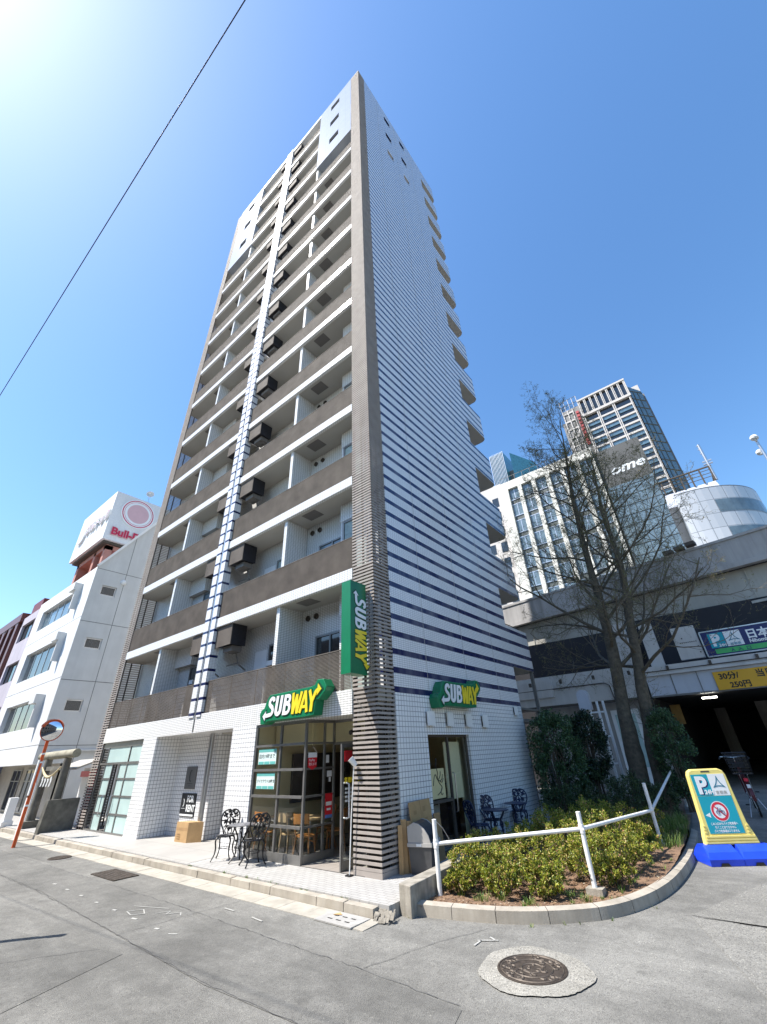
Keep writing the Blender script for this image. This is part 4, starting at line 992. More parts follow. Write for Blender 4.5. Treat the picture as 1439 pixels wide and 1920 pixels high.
# ---------------- guard rail round the shrub bed ----------------
M['rail_white'] = mat('rail_white', (.78, .78, .76), .45, 0, .08, 7)
RT = [((1.27, -.12, -.06), .92, .60), ((3.26, 1.13, -.06), .96, .74), ((3.63, 4.62, .02), 1.12, .64), ((3.50, 10.0, .16), 1.30, 1.22), ((3.36, 12.4, .2), 1.1, 1.0)]
t = thing('guard_rail', 'white tubular guard rail bent round the corner of the shrub bed', 'railing', RT[0][0])
for (b, h, rh) in RT:
    mb = MB(); mb.tube([b, (b[0], b[1], h)], .036, 14); mb.lathe((b[0], b[1], h), (0, 0, 1), [(.038, -.004), (.036, .006), (.0, .012)], 14); mb.build('post', M['rail_white'], t, smooth=True)
for a, b in zip(RT, RT[1:]):
    MB().tube([(a[0][0], a[0][1], a[2]), (b[0][0], b[0][1], b[2])], .029, 12).build('rail', M['rail_white'], t, smooth=True)
for (b, h, rh) in RT:
    mb = MB(); mb.tube([(b[0], b[1], rh - .055), (b[0], b[1], rh + .055)], .043, 14); mb.obox((b[0] + .035, b[1] - .03, rh), (.012, 0, 0), (0, .012, 0), (0, 0, .012)); mb.build('clamp', M['rail_white'], t)
for (x, y, s) in ((3.27, 1.12, .12), (3.64, 4.6, .13)):
    MB().box(x - s, x + s, y - s * .8, y + s * .8, -.2, .03 if y < 2 else .10).build('footing', M['concrete_old'], t)
MB().tube([(1.29, -.10, .90), (1.36, -.02, .80), (1.44, .02, .66), (1.42, .0, .60)], .006, 5).build('loose_wire', M['alu'], t)

# ---------------- no-entry board on its blue water-filled base ----------------
M['board_yellow'] = mat('board_yellow', (.80, .66, .20), .45, 0, .06, 4); M['board_blue'] = mat('base_blue', (.015, .06, .62), .35, 0, .15, 3)
M['turq'] = mat('turquoise', (.0, .33, .42), .4, 0, .04, 3); M['navy'] = mat('navy', (.01, .015, .11), .4, 0, .06, 3); M['ring_red'] = mat('ring_red', (.62, .02, .05), .4); M['logo_blue'] = mat('logo_blue', (.05, .25, .36), .4)
ang = R_(33); BO = Vector((4.80, 4.74, RZ + .005)); ux = Vector((math.cos(ang), math.sin(ang), 0)); nx = Vector((-math.sin(ang), math.cos(ang), 0))
def BQ(u, v, d): return tuple(BO + ux * u + nx * d + Vector((0, 0, v)))
t = thing('sign_board', 'yellow framed turquoise parking notice board on a blue plastic base', 'sign board', BO)
def blue_half(u0, u1):
    mb = MB(); D = .27
    prof = [(-D, .0), (-D - .015, .10), (-D + .03, .20), (-.10, .285), (.10, .285), (D - .03, .20), (D + .015, .10), (D, 0)]
    for i in range(len(prof) - 1):
        a, b = prof[i], prof[i + 1]; e0 = .04 if a[1] > .15 else 0; e1 = .04 if b[1] > .15 else 0
        mb.face([BQ(u0 + e0, a[1], a[0]), BQ(u1 - e0, a[1], a[0]), BQ(u1 - e1, b[1], b[0]), BQ(u0 + e1, b[1], b[0])])
    for (u, s) in ((u0, 1), (u1, -1)): mb.face([BQ(u + s * (.04 if z > .15 else 0), z, d) for d, z in prof])
    for q in ((u0 + .16, u0 + .34),): mb.face([BQ(q[0], .0, -D - .012), BQ(q[1], 0, -D - .012), BQ(q[1] - .03, .05, -D - .018), BQ(q[0] + .03, .05, -D - .018)], 1)
    return mb
for (a, b) in ((-.60, -.004), (.004, .66)):
    o = blue_half(a, b).build('base', [M['board_blue'], M['black']], t); bv = o.modifiers.new('bevel', 'BEVEL'); bv.width = .012; bv.segments = 2; bv.limit_method = 'ANGLE'
PF = [(-.47, .27), (.53, .27), (.50, .40), (.425, .62), (.37, 1.40), (.335, 1.475), (.26, 1.51), (-.27, 1.51), (-.335, 1.475), (-.365, 1.40), (-.40, .62), (-.455, .40)]
mb = MB(); mb.prism(PF, BQ, -.055, .055); o = mb.build('frame', M['board_yellow'], t); bv = o.modifiers.new('bevel', 'BEVEL'); bv.width = .02; bv.segments = 3
mb = MB()
for i, z in enumerate((.30, .345, .39)): mb.prism([(-.44 + i * .01, z), (.50 - i * .012, z), (.50 - i * .012, z + .026), (-.44 + i * .01, z + .026)], BQ, -.068, -.050)
for s, x0 in ((-1, -.39), (1, .40)):
    for i in range(3): mb.prism([(x0 - .022, .46 + i * .05), (x0 + .022, .46 + i * .05), (x0 + .022, .48 + i * .05), (x0 - .022, .48 + i * .05)], BQ, -.065, -.050)
mb.build('ribs', M['board_yellow'], t)
MB().prism([(-.10, 1.455), (.08, 1.455), (.07, 1.48), (-.09, 1.48)], BQ, -.058, -.0555).build('handle_slot', M['louver_dark'], t)
pf = MB(); pf.prism([(-.32, .45), (.32, .45), (.32, 1.05), (-.32, 1.05)], BQ, -.060, -.0556); pf.prism([(-.32, 1.056), (.0, 1.056), (.0, 1.42), (-.32, 1.42)], BQ, -.060, -.0556); pn = pf.build('notice_panel', M['turq'], t)
wp = MB(); wp.prism([(.0, 1.056), (.32, 1.056), (.32, 1.42), (.0, 1.42)], BQ, -.060, -.0556)
def ringdisc(mb, cx, cy, r0, r1, P, d, n=28, mi=0):
    for i in range(n):
        a, b = 2 * math.pi * i / n, 2 * math.pi * (i + 1) / n
        mb.face([P(cx + r0 * math.cos(a), cy + r0 * math.sin(a), d), P(cx + r1 * math.cos(a), cy + r1 * math.sin(a), d), P(cx + r1 * math.cos(b), cy + r1 * math.sin(b), d), P(cx + r0 * math.cos(b), cy + r0 * math.sin(b), d)], mi)
ringdisc(wp, .0, .80, 0, .165, BQ, -.0612)
text_into(wp, 'P', .40, BQ, -.27, 1.10, -.062, .002, .016, 0, 1.0); text_into(wp, '24H', .10, BQ, -.155, 1.085, -.064, .002, .004, .1)
text_into(wp, 'この入口からバイク駐車場へ', .048, BQ, 0, .585, -.062, .001, .001, 0, .8, 'CENTER'); text_into(wp, '行くことはできません', .048, BQ, 0, .528, -.062, .001, .001, 0, .8, 'CENTER'); text_into(wp, 'バイク駐車場はありません', .048, BQ, 0, .47, -.062, .001, .001, 0, .8, 'CENTER')
wp.prism([(-.29, .74), (-.20, .70), (-.20, .78)], BQ, -.062, -.0605)
wp.build('white_print', M['sign_white'], pn)
np_ = MB(); text_into(np_, 'P', .40, BQ, -.245, 1.085, -.0606, .0008, .016, 0, 1.0); np_.build('shadow_letter', M['navy'], pn)
def triangle_logo(mb, cx, cy, s, P, d):
    for k in range(3):   # three bowed sides meeting at points
        a0, a1 = R_(90 + 120 * k), R_(210 + 120 * k)
        for off in (0, .2):
            A = Vector((math.cos(a0), math.sin(a0))) * s * (1 - off * .55); B = Vector((math.cos(a1), math.sin(a1))) * s * (1 - off * .55); m = (A + B) / 2 * (.30 - off * .3)
            pts = [A * (1 - q) ** 2 + m * 2 * q * (1 - q) + B * q * q for q in [i / 10 for i in range(11)]]
            L_ = offset_open([(p.x, p.y) for p in pts], s * .045); R2 = offset_open([(p.x, p.y) for p in pts], -s * .045)
            for i in range(10): mb.face([P(cx + q[0], cy + q[1], d - .0003 * k) for q in (L_[i], L_[i + 1], R2[i + 1], R2[i])])
lb = MB(); triangle_logo(lb, .16, 1.255, .13, BQ, -.0625); lb.build('emblem', M['logo_blue'], pn)
lb = MB(); text_into(lb, '首都高', .062, BQ, .16, 1.085, -.0625, .001, .001, 0, 1.1, 'CENTER', 0, 1.15); lb.build('emblem_name', M['ac_grey'], pn)
rr = MB(); ringdisc(rr, 0, .80, .112, .152, BQ, -.0625); c45 = math.cos(R_(135)); rr.prism([(-.09, .905), (-.105, .89), (.09, .695), (.105, .71)], BQ, -.063, -.0622); rr.build('red_ring', M['ring_red'], pn)
bk = MB()
for cx in (-.045, .05): bk.tube([BQ(cx + .028 * math.cos(a * .524), .785 + .028 * math.sin(a * .524), -.064) for a in range(12)], .004, 4, closed=True)
for p in ([(-.045, .785), (.0, .83), (.05, .785)], [(0, .83), (-.02, .785)], [(-.045, .785), (-.02, .86), (-.035, .87)], [(.0, .84), (.03, .84)]): bk.tube([BQ(u, v, -.064) for u, v in p], .0045, 4)
bk.build('motorbike_symbol', M['navy'], pn)

# ---------------- bicycle parked nose-in on the forecourt ----------------
M['bike_red'] = mat('frame_red', (.10, .015, .02), .35, .1, .1, 6); M['rubber'] = mat('rubber', (.02, .02, .02), .8, 0, .2, 12)
t = thing('bicycle', 'dark red city bicycle seen from behind with a black rear basket and red tail light', 'bicycle', (5.25, 8.75, .11))
zb_ = .10; bd = Vector((-.10, .995, 0)).normalized(); bs = Vector((bd.y, -bd.x, 0)); B0 = Vector((5.28, 8.55, zb_))
def BK(f, s, z): k = 1.2; return tuple(B0 + bd * f * k + bs * (s - z * .05) * k + Vector((0, 0, z * k)))
def wheel(f):
    r = .33; w = MB().tube([BK(f + r * math.cos(a * .2618), 0, r + .02 + r * math.sin(a * .2618)) for a in range(24)], .022, 8, closed=True).build('wheel', M['rubber'], t, smooth=True)
    mb = MB().tube([BK(f + .305 * math.cos(a * .2618), 0, r + .02 + .305 * math.sin(a * .2618)) for a in range(24)], .011, 6, closed=True); mb.tube([BK(f, -.05, .35), BK(f, .05, .35)], .025, 8)
    for a in range(18): mb.tube([BK(f, (-1) ** a * .025, .35), BK(f + .3 * math.cos(a * .349), 0, .35 + .3 * math.sin(a * .349))], .0022, 3)
    mb.build('rim', M['alu'], w); g = MB(); P_ = [(f + .375 * math.cos(R_(a)), .35 + .375 * math.sin(R_(a))) for a in range(20, 200, 15)]
    for (a, b) in zip(P_, P_[1:]): g.face([BK(a[0], -.032, a[1]), BK(b[0], -.032, b[1]), BK(b[0], .032, b[1]), BK(a[0], .032, a[1])])
    g.build('mudguard', M['bike_red'], t)
wheel(.35); wheel(1.42)
fr = MB()
for p in ([(.35, .05, .35), (.78, .03, .30)], [(.35, -.05, .35), (.78, -.03, .30)], [(.35, .05, .35), (.62, .02, .78)], [(.35, -.05, .35), (.62, -.02, .78)], [(.78, 0, .30), (.58, 0, .92)], [(.78, 0, .30), (1.0, 0, .42), (1.22, 0, .80)], [(1.18, 0, 1.0), (1.26, 0, .70)], [(1.26, .05, .72), (1.42, .05, .35)], [(1.26, -.05, .72), (1.42, -.05, .35)]): fr.tube([BK(*q) for q in p], .017, 8)
fr.build('frame', M['bike_red'], t)
hb = MB(); hb.tube([BK(1.2, 0, .95), BK(1.17, 0, 1.08)], .014, 8); hb.tube([BK(.98, -.29, 1.06), BK(1.08, -.26, 1.1), BK(1.15, -.15, 1.1), BK(1.17, 0, 1.08), BK(1.15, .15, 1.1), BK(1.08, .26, 1.1), BK(.98, .29, 1.06)], .013, 8); hb.build('handlebar', M['alu'], t)
for s in (-1, 1): MB().tube([BK(.96, .292 * s, 1.055), BK(1.06, .268 * s, 1.09)], .019, 8).build('grip', M['rubber'], t)
MB().hexa([BK(.42, -.10, .92), BK(.42, .10, .92), BK(.70, .03, .93), BK(.70, -.03, .93), BK(.42, -.11, .98), BK(.42, .11, .98), BK(.72, .025, .965), BK(.72, -.025, .965)]).build('saddle', M['rubber'], t)
def basket(name, f0, f1, s, z0, z1):
    mb = MB()
    for i in range(7):
        z = z0 + (z1 - z0) * i / 6; g = .82 + .18 * i / 6; c = (f0 + f1) / 2; a = (f1 - f0) / 2 * g; q = s * g
        mb.tube([BK(c - a, -q, z), BK(c + a, -q, z), BK(c + a, q, z), BK(c - a, q, z)], .005 if i < 6 else .009, 4, closed=True)
    for i in range(9):
        u = -1 + 2 * i / 8; c = (f0 + f1) / 2; a = (f1 - f0) / 2
        for sg in (-1, 1):
            mb.tube([BK(c + u * a * .82, sg * s * .82, z0), BK(c + u * a, sg * s, z1)], .004, 4); mb.tube([BK(c + sg * a * .82, u * s * .82, z0), BK(c + sg * a, u * s, z1)], .004, 4)
    mb.hexa([BK(c - a * .8, -s * .8, z0), BK(c + a * .8, -s * .8, z0), BK(c + a * .8, s * .8, z0), BK(c - a * .8, s * .8, z0), BK(c - a * .8, -s * .8, z0 + .01), BK(c + a * .8, -s * .8, z0 + .01), BK(c + a * .8, s * .8, z0 + .01), BK(c - a * .8, s * .8, z0 + .01)])
    return mb.build(name, M['black'], t)
basket('rear_basket', .02, .46, .22, .80, 1.20); basket('front_basket', 1.28, 1.62, .18, .86, 1.12)
mb = MB(); 
for s in (-.07, .07): mb.tube([BK(.02, s, .79), BK(.62, s, .79)], .008, 5); mb.tube([BK(.35, s * .8, .36), BK(.2, s, .79)], .007, 5)
mb.build('carrier', M['alu'], t)
MB().obox(BK(-.035, 0, .70), bs * .045, bd * .018, (0, 0, .035)).build('tail_light', M['ring_red'], t)
MB().obox(BK(-.045, 0, .585), bs * .04, bd * .004, (0, 0, .04)).build('plate', M['sign_white'], t)
MB().tube([BK(.35, -.07, .33), BK(.16, -.19, .02)], .010, 6).tube([BK(.35, .07, .33), BK(.16, .19, .02)], .010, 6).build('kickstand', M['alu'], t)
for s, z in ((-1, .18), (1, .42)): MB().tube([BK(.78, .06 * s, .30), BK(.78, .09 * s, z)], .009, 5).obox(BK(.78, .14 * s, z), bs * .045, bd * .03, (0, 0, .012)).build('pedal', M['rubber'], t)

# ---------------- left end of the street ----------------
M['orange'] = mat('mirror_orange', (.62, .10, .02), .4, 0, .12, 5); m_, nt_, b_ = new_mat('mirror_face'); b_.inputs['Base Color'].default_value = (.85, .87, .9, 1); b_.inputs['Metallic'].default_value = 1; b_.inputs['Roughness'].default_value = .03; M['mirror'] = m_
t = thing('traffic_mirror', 'round convex traffic mirror on a slim orange post at the roadside', 'traffic mirror', (-13.25, -2.03, RZ))
MB().tube([(-13.25, -2.03, RZ), (-13.25, -2.03, 3.3)], .05, 12).build('post', M['orange'], t, smooth=True)
mb = MB()
for z in (2.35, 2.1, .9): mb.tube([(-13.25, -2.03, z), (-13.25, -2.03, z + .05)], .056, 12)
mb.box(-13.31, -13.2, -2.1, -2.07, 1.2, 2.2); mb.build('fittings', M['sign_white'], t)
mc = Vector((-13.12, -2.03, 3.08)); ma = Vector((.86, -.48, -.04)).normalized()
prof = [(.31 * math.sin(R_(q)) / math.sin(R_(24)), .05 + .31 / math.sin(R_(24)) * (math.cos(R_(q)) - math.cos(R_(24)))) for q in range(24, -1, -3)]
MB().lathe(mc, ma, prof, 32).build('mirror_face', M['mirror'], t, smooth=True)
MB().lathe(mc, ma, [(0, -.06), (.2, -.05), (.325, 0), (.34, .03), (.335, .055), (.31, .05)], 32).build('housing', M['orange'], t, smooth=True)
mb = MB(); up = (Vector((0, 0, 1)) - ma * ma.z).normalized(); sd_ = ma.cross(up)
pts = [(mc + (sd_ * math.cos(R_(a)) + up * math.sin(R_(a))) * .35) for a in range(20, 161, 14)]
for a, b in zip(pts, pts[1:]): mb.face([a, b, b + ma * .15, a + ma * .15])
mb.build('hood', M['orange'], t)
MB().tube([mc - ma * .06, Vector((-13.25, -2.03, 3.05))], .03, 6).build('bracket', M['alu'], t)

M['stone'] = mat('weathered_stone', (.14, .135, .115), .9, 0, .35, 4, .5, 40); M['log'] = mat('stone_log', (.30, .28, .21), .9, 0, .3, 4, .4, 30)
t = thing('stone_gate', 'small old stone shrine gate with a thick log lintel and a twisted straw rope', 'shrine gate', (-16.1, -.7, 0))
for x in (-17.15, -15.0): MB().tube([(x, -.7, .2), (x, -.7, 2.25)], [.15, .13], 14).build('pillar', M['stone'], t, smooth=True); MB().box(x - .28, x + .28, -.98, -.42, -.01, .22).build('plinth', M['stone'], t)
MB().tube([(-18.2, -.7, 2.38), (-14.25, -.7, 2.40)], .145, 18).build('lintel', M['log'], t, smooth=True)
MB().box(-17.0, -15.15, -.76, -.64, 1.86, 2.0).build('tie_beam', M['stone'], t)
M['straw'] = mat('straw_rope', (.55, .46, .28), .9, 0, .2, 20)
mb = MB()
rp_ = [(-17.15 + 2.15 * i / 16, -.86, 1.98 - .34 * math.sin(math.pi * i / 16)) for i in range(17)]
mb.tube(rp_, [.02 + .03 * math.sin(math.pi * i / 16) for i in range(17)], 8); mb.build('straw_rope', M['straw'], t)
mb = MB()
for k in range(4):
    x = -16.6 + k * .32; z0 = 1.62
    for i in range(3): mb.obox((x + .04 * (i % 2), -.88, z0 - .11 * i), (.05, .004, .02), (0, .006, 0), (.01, 0, .06))
mb.build('paper_streamers', M['sign_white'], t)
o = MB().hexa([(-14.78, -1.14, -.12), (-14.62, -1.10, -.12), (-14.62, -.04, -.12), (-14.78, -.04, -.12), (-14.78, -1.08, .95), (-14.62, -1.04, .95), (-14.62, -.04, .95), (-14.78, -.04, .95)]).build('stone_slab', M['stone'])
tag(o, 'dark stained concrete slab wall between the shrine gate and the tower', 'low wall')
t = thing('small_shrine', 'little gabled shrine roof and red boards behind the stone gate', 'shrine', (-15.6, .6, 0)); M['roof_metal'] = mat('pale_roof', (.42, .41, .37), .5, .3, .1, 6)
mb = MB()
mb.hexa([(-16.9, -.42, 1.86), (-14.7, -.42, 1.86), (-14.7, .36, 2.14), (-16.9, .36, 2.14), (-16.9, -.42, 1.92), (-14.7, -.42, 1.92), (-14.7, .36, 2.20), (-16.9, .36, 2.20)])
mb.hexa([(-16.9, .361, 2.14), (-14.7, .361, 2.14), (-14.7, 1.3, 1.9), (-16.9, 1.3, 1.9), (-16.9, .361, 2.20), (-14.7, .361, 2.20), (-14.7, 1.3, 1.96), (-16.9, 1.3, 1.96)]); mb.build('roof', M['roof_metal'], t)
MB().box(-16.6, -14.95, .5, .58, 0, 1.9).build('back_wall', M['white'], t)
mb = MB(); mb.box(-15.02, -14.9, .30, .42, 0, 1.84); mb.box(-16.6, -15.03, .42, .47, 1.58, 1.78); mb.box(-15.5, -15.03, .44, .49, .9, 1.3); mb.build('red_board', M['ring_red'], t)
MB().box(-14.78, -14.70, .35, .7, .1, 1.6).build('pale_cabinet', M['white_plastic'], t)
for (x, y, lab) in ((-19.0, -1.0, 'square white post at the corner of the plastered building, by the kerb'),):
    o = MB().box(x - .14, x + .14, y - .14, y + .14, 0, .95).box(x - .19, x + .19, y - .19, y + .19, -.02, .16).build('bollard', M['white']); tag(o, lab, 'post')
t = thing('notice_post', 'thin dark board with a white edge standing behind the orange mirror post', 'sign', (-14.9, -1.5, 0))
MB().box(-15.0, -14.9, -1.62, -1.56, -.1, 1.05).build('board', M['maroon'], t); MB().box(-15.01, -14.89, -1.64, -1.621, -.1, 1.07).build('edge', M['sign_white'], t)

# ---------------- overhead cable ----------------
mb = MB(); A = Vector((-24, -7.83, 6.53)); B = Vector((24, -6.81, 10.25)); mb.tube([A.lerp(B, i / 40) + Vector((0, 0, -.12 * math.sin(math.pi * i / 40) + .12)) for i in range(41)], .0065, 6)
mb.v = [(x, y, z - .12) for x, y, z in mb.v]; o = mb.build('overhead_cable', M['bin_dark']); tag(o, 'single dark cable crossing the sky above the street', 'cable')

# building across the road, behind the viewpoint: mirrored in the shop glass and the round mirror
M['brown_render'] = mat('brown_render', (.20, .17, .145), .8, 0, .08, .6)
t = thing('opposite_building', 'plain brown building with rows of dark windows across the road, seen only as a reflection', 'building', (-14, -16, 0))
WB = [(-40 + i * 3.0, -38.2 + i * 3.0, z, z + 1.5) for i in range(18) for z in (.9, 4.0, 7.0)]
mb = MB(); mb.holes(PY(-13.0, -1), -42, 14, RZ, 9.5, WB, .2); mb.face([(-42, -13, 9.5), (14, -13, 9.5), (14, -22, 9.5), (-42, -22, 9.5)]); mb.face([(14, -13, RZ), (14, -22, RZ), (14, -22, 9.5), (14, -13, 9.5)]); mb.build('wall', M['brown_render'], t)
for h in WB: MB().face([(h[0], -13.19, h[2]), (h[1], -13.19, h[2]), (h[1], -13.19, h[3]), (h[0], -13.19, h[3])]).build('window', M['pane'], t)
t = thing('sign_pole', 'grey roadside pole beyond the left edge that throws a dark streak across the road', 'pole', (-4.20, -5.68, RZ))
MB().tube([(-4.20, -5.68, RZ), (-4.20, -5.68, 3.45)], .06, 12).build('post', M['alu'], t, smooth=True); MB().lathe((-4.20, -5.68, 3.45), (0, 0, 1), [(.065, 0), (.065, .03), (0, .05)], 12).build('cap', M['alu'], t)
# ---------------- plastered building at the left ----------------
M['plaster'] = mat('rough_plaster', (.68, .69, .69), .85, 0, .07, 7, .4, 45, stain=((.48, .49, .49), .8, .35)); M['plaster_side'] = mat('smooth_plaster', (.62, .62, .60), .85, 0, .05, 1.5, .1, 30, stain=((.42, .42, .40), .9, .35))
M['plaster_gf'] = mat('ground_floor_plaster', (.42, .385, .33), .85, 0, .08, 3)
M['lilac'] = mat('lilac_plaster', (.47, .43, .48), .85, 0, .06, 3, stain=((.33, .30, .34), .8, .4)); M['red_tile'] = tile_mat('red_brown_tile', (.17, .045, .035), (.14, .04, .032), (.09, .05, .045), .22, .07, .008, .4)
M['mid_grey'] = mat('mid_grey_render', (.30, .31, .33), .85, 0, .06, 2); M['groove'] = mat('joint_groove', (.17, .17, .165), .9)
def pane_window(parent, P, u0, u1, v0, v1, dep, n=3, fm='alu', pm='pane', fw=.05, hb=None):
    f = MB(); B = lambda a, b, c, d, d0, d1: f.hexa([P(a, c, d0), P(b, c, d0), P(b, c, d1), P(a, c, d1), P(a, d, d0), P(b, d, d0), P(b, d, d1), P(a, d, d1)])
    B(u0, u1, v0, v0 + fw, dep - .05, dep); B(u0, u1, v1 - fw, v1, dep - .05, dep)
    for i in range(n + 1):
        a = u0 + (u1 - u0 - fw) * i / n; B(a, a + fw, v0 + fw, v1 - fw, dep - .049, dep - .001)
    if hb is not None: B(u0 + fw, u1 - fw, hb, hb + fw * .7, dep - .047, dep - .002)
    fo = f.build('window', M[fm], parent); p = MB(); p.face([P(u0 + .01, v0 + .01, dep - .02), P(u1 - .01, v0 + .01, dep - .02), P(u1 - .01, v1 - .01, dep - .02), P(u0 + .01, v1 - .01, dep - .02)]); p.build('pane', M[pm], fo); return fo
wb = thing('plastered_building', 'white plastered office block with ribbon windows and a sloping stair gable, left of the tower', 'building', (-25, 4, 0))
WF = [(-28.4, -22.5, 9.62, 10.92), (-28.4, -22.5, 6.5, 8.18), (-28.4, -22.5, 3.74, 5.14)]
PF_ = PY(-.5); mb = MB(); mb.holes(PF_, -29.7, -20, 2.13, 11.75, WF, .28); mb.face([(-29.7, -.5, 2.13), (-20, -.5, 2.13), (-20, 1, 2.13), (-29.7, 1, 2.13)]); mb.face([(-29.7, -.5, 11.75), (-20, -.5, 11.75), (-20, 12, 11.75), (-29.7, 12, 11.75)]); mb.build('front_wall', M['plaster'], wb)
WS = [(0.0, .78, 10.22, 10.78), (0.03, .82, 7.33, 7.88), (0.02, .78, 4.31, 4.87)]
PSd = PX(-20); mb = MB(); mb.holes(PSd, -.5, 9, 2.13, 11.7, WS, .16); mb.face([(-20, .6, 0), (-20, 9, 0), (-20, 9, 2.13), (-20, .6, 2.13)])
mb.face([(-20, -.5, 11.7), (-20, 9, 11.7), (-20, 9, 19.5), (-20, 4.55, 19.5)]); mb.face([(-20, -.5, 11.75), (-20, 4.55, 19.5), (-20.35, 4.55, 19.5), (-20.35, -.5, 11.75)]); mb.face([(-20.35, -.5, 11.7), (-20.35, 9, 11.7), (-20.35, 9, 19.5), (-20.35, 4.55, 19.5)])
mb.build('side_wall', M['plaster_side'], wb)
mb = MB(); mb.obox((-20.0 + .03, 2.02, 15.66), (.05, 0, 0), (0, 2.53, 3.88), (0, -.05, .035)); mb.build('coping', M['white'], wb)
mb = MB()
for z in (11.66, 8.68, 5.74, 2.86): mb.box(-19.998, -19.994, -.5, 9, z - .014, z + .014)
mb.box(-19.997, -19.993, 1.05, 1.075, .0, 14.4)
for z in (9.05 - .15, 5.85, 2.9): mb.box(-29.7, -20, -.504, -.5005, z - .012, z + .012)
mb.build('joints', M['groove'], wb)
for h in WF: pane_window(wb, PF_, *h, .24, 5, 'alu', 'pane_blue' if h[2] > 9 else 'pane', .06)
for h in WS: pane_window(wb, PSd, *h, .13, 1, 'alu', 'pane', .06)
for z in (11.1, 8.3, 5.2):
    MB().box(-22.3, -21.5, -.92, -.501, z - .42, z).box(-21.62, -21.5, -.80, -.501, z - 1.5, z - .421).build('fin', M['plaster_side'], wb)
MB().lathe((-20, 1.0, 11.15), (1, 0, 0), [(.16, 0), (.15, .08), (.09, .14), (0, .15)], 16).build('vent_hood', M['white'], wb, smooth=True)
mb = MB(); mb.box(-29.7, -20, .6, .7, 0, 2.13); mb.build('ground_floor_wall', M['plaster_gf'], wb)
for (x0, x1) in ((-27, -25.4), (-24.6, -23.2), (-22.6, -21.6)): pane_window(wb, PY(.6), x0, x1, .1, 1.95, -.002, 2, 'steel', 'pane', .06, 1.4)
mb = MB(); mb.tube([(-19.93, -.1, 0), (-19.93, -.1, 2.4), (-19.93, .1, 2.62), (-19.93, 4, 2.66)], .07, 8); mb.tube([(-19.93, .9, 0), (-19.93, .9, 2.3)], .04, 8); mb.build('drain_pipe', M['plaster_side'], wb, smooth=True)
mb = MB()
for i in range(10): x = -29.4 + i * 1.02; mb.tube([(x, .3, 11.7), (x, .3, 12.7)], .03, 6)
for z in (12.1, 12.4, 12.7): mb.tube([(-29.5, .3, z), (-20.3, .3, z)], .022, 6)
for i in range(8): y = .3 + i * .6; zz = 12.6 + i * .92; mb.tube([(-20.5, y, zz - 1), (-20.5, y, zz + .25)], .025, 6)
mb.tube([(-20.5, .3, 12.9), (-20.5, 4.5, 19.3)], .025, 6); mb.tube([(-20.5, .3, 12.5), (-20.5, 4.5, 18.9)], .02, 6); mb.build('roof_railing', M['alu'], wb)
lb_ = thing('lilac_building', 'narrow lilac grey building with dark framed windows next to the white block', 'building', (-31.7, 4, 0))
WL_ = [(-33.2, -30.2, 9.7, 11.0), (-33.2, -30.2, 6.9, 8.2), (-33.2, -30.2, 4.1, 5.4)]
mb = MB(); mb.holes(PY(-.45), -33.6, -29.75, 0, 11.6, WL_, .25); mb.face([(-33.6, -.45, 11.6), (-29.75, -.45, 11.6), (-29.75, 9, 11.6), (-33.6, 9, 11.6)]); mb.face([(-33.6, -.45, 0), (-33.6, 9, 0), (-33.6, 9, 11.6), (-33.6, -.45, 11.6)]); mb.build('wall', M['lilac'], lb_)
for h in WL_: pane_window(lb_, PY(-.45), *h, .2, 3, 'louver_dark', 'pane', .07)
mb = MB(); mb.box(-33.5, -31.2, -.2, .2, 11.61, 12.7); mb.box(-31.0, -29.9, .1, .8, 11.61, 12.6); mb.build('roof_screen', M['maroon'], lb_)
rb_ = thing('red_tiled_building', 'dark red tiled building with tall rounded bays at the far left', 'building', (-40, 4, 0))
mb = MB(); mb.box(-50, -33.62, -.1, 9, 0, 12.0)
for i in range(9): x = -34.3 - i * 1.75; mb.box(x - .28, x + .28, -.62, -.1, 0, 11.4); mb.prism([(x + 0.28 * 0 - .875 + .6 * math.cos(R_(a)) , 10.8 + .6 * math.sin(R_(a))) for a in range(0, 181, 15)] + [(x - 1.48, 11.5), (x - .27, 11.5)], lambda u, v, d: (u, d, v), -.6, -.12)
mb.box(-50, -33.62, -.66, -.1, 11.4, 12.05); mb.build('wall', M['red_tile'], rb_)
mb = MB()
for i in range(9):
    x = -35.17 - i * 1.75
    for z in (.4, 3.4, 6.4, 9.2): mb.box(x - .5, x + .5, -.12, -.101, z, z + 1.8)
mb.build('window', M['pane'], rb_)
o = MB().box(-62, -38, 7, 20, 0, 20.5).box(-61.7, -38.3, 7.3, 19.7, 20.5, 20.9).build('wall', M['mid_grey']); gb = thing('grey_building', 'plain grey rendered building with a flat roof at the far left edge', 'building', (-50, 12, 0)); o.parent = gb; o.matrix_parent_inverse = Matrix.Translation((50, -12, 0))
MB().lathe((-39.2, 7.6, 20.9), (0, 0, 1), [(.8, 0), (.8, .9), (.5, 1.15), (0, 1.25)], 16).build('water_tank', M['plaster_side'], gb, smooth=True)
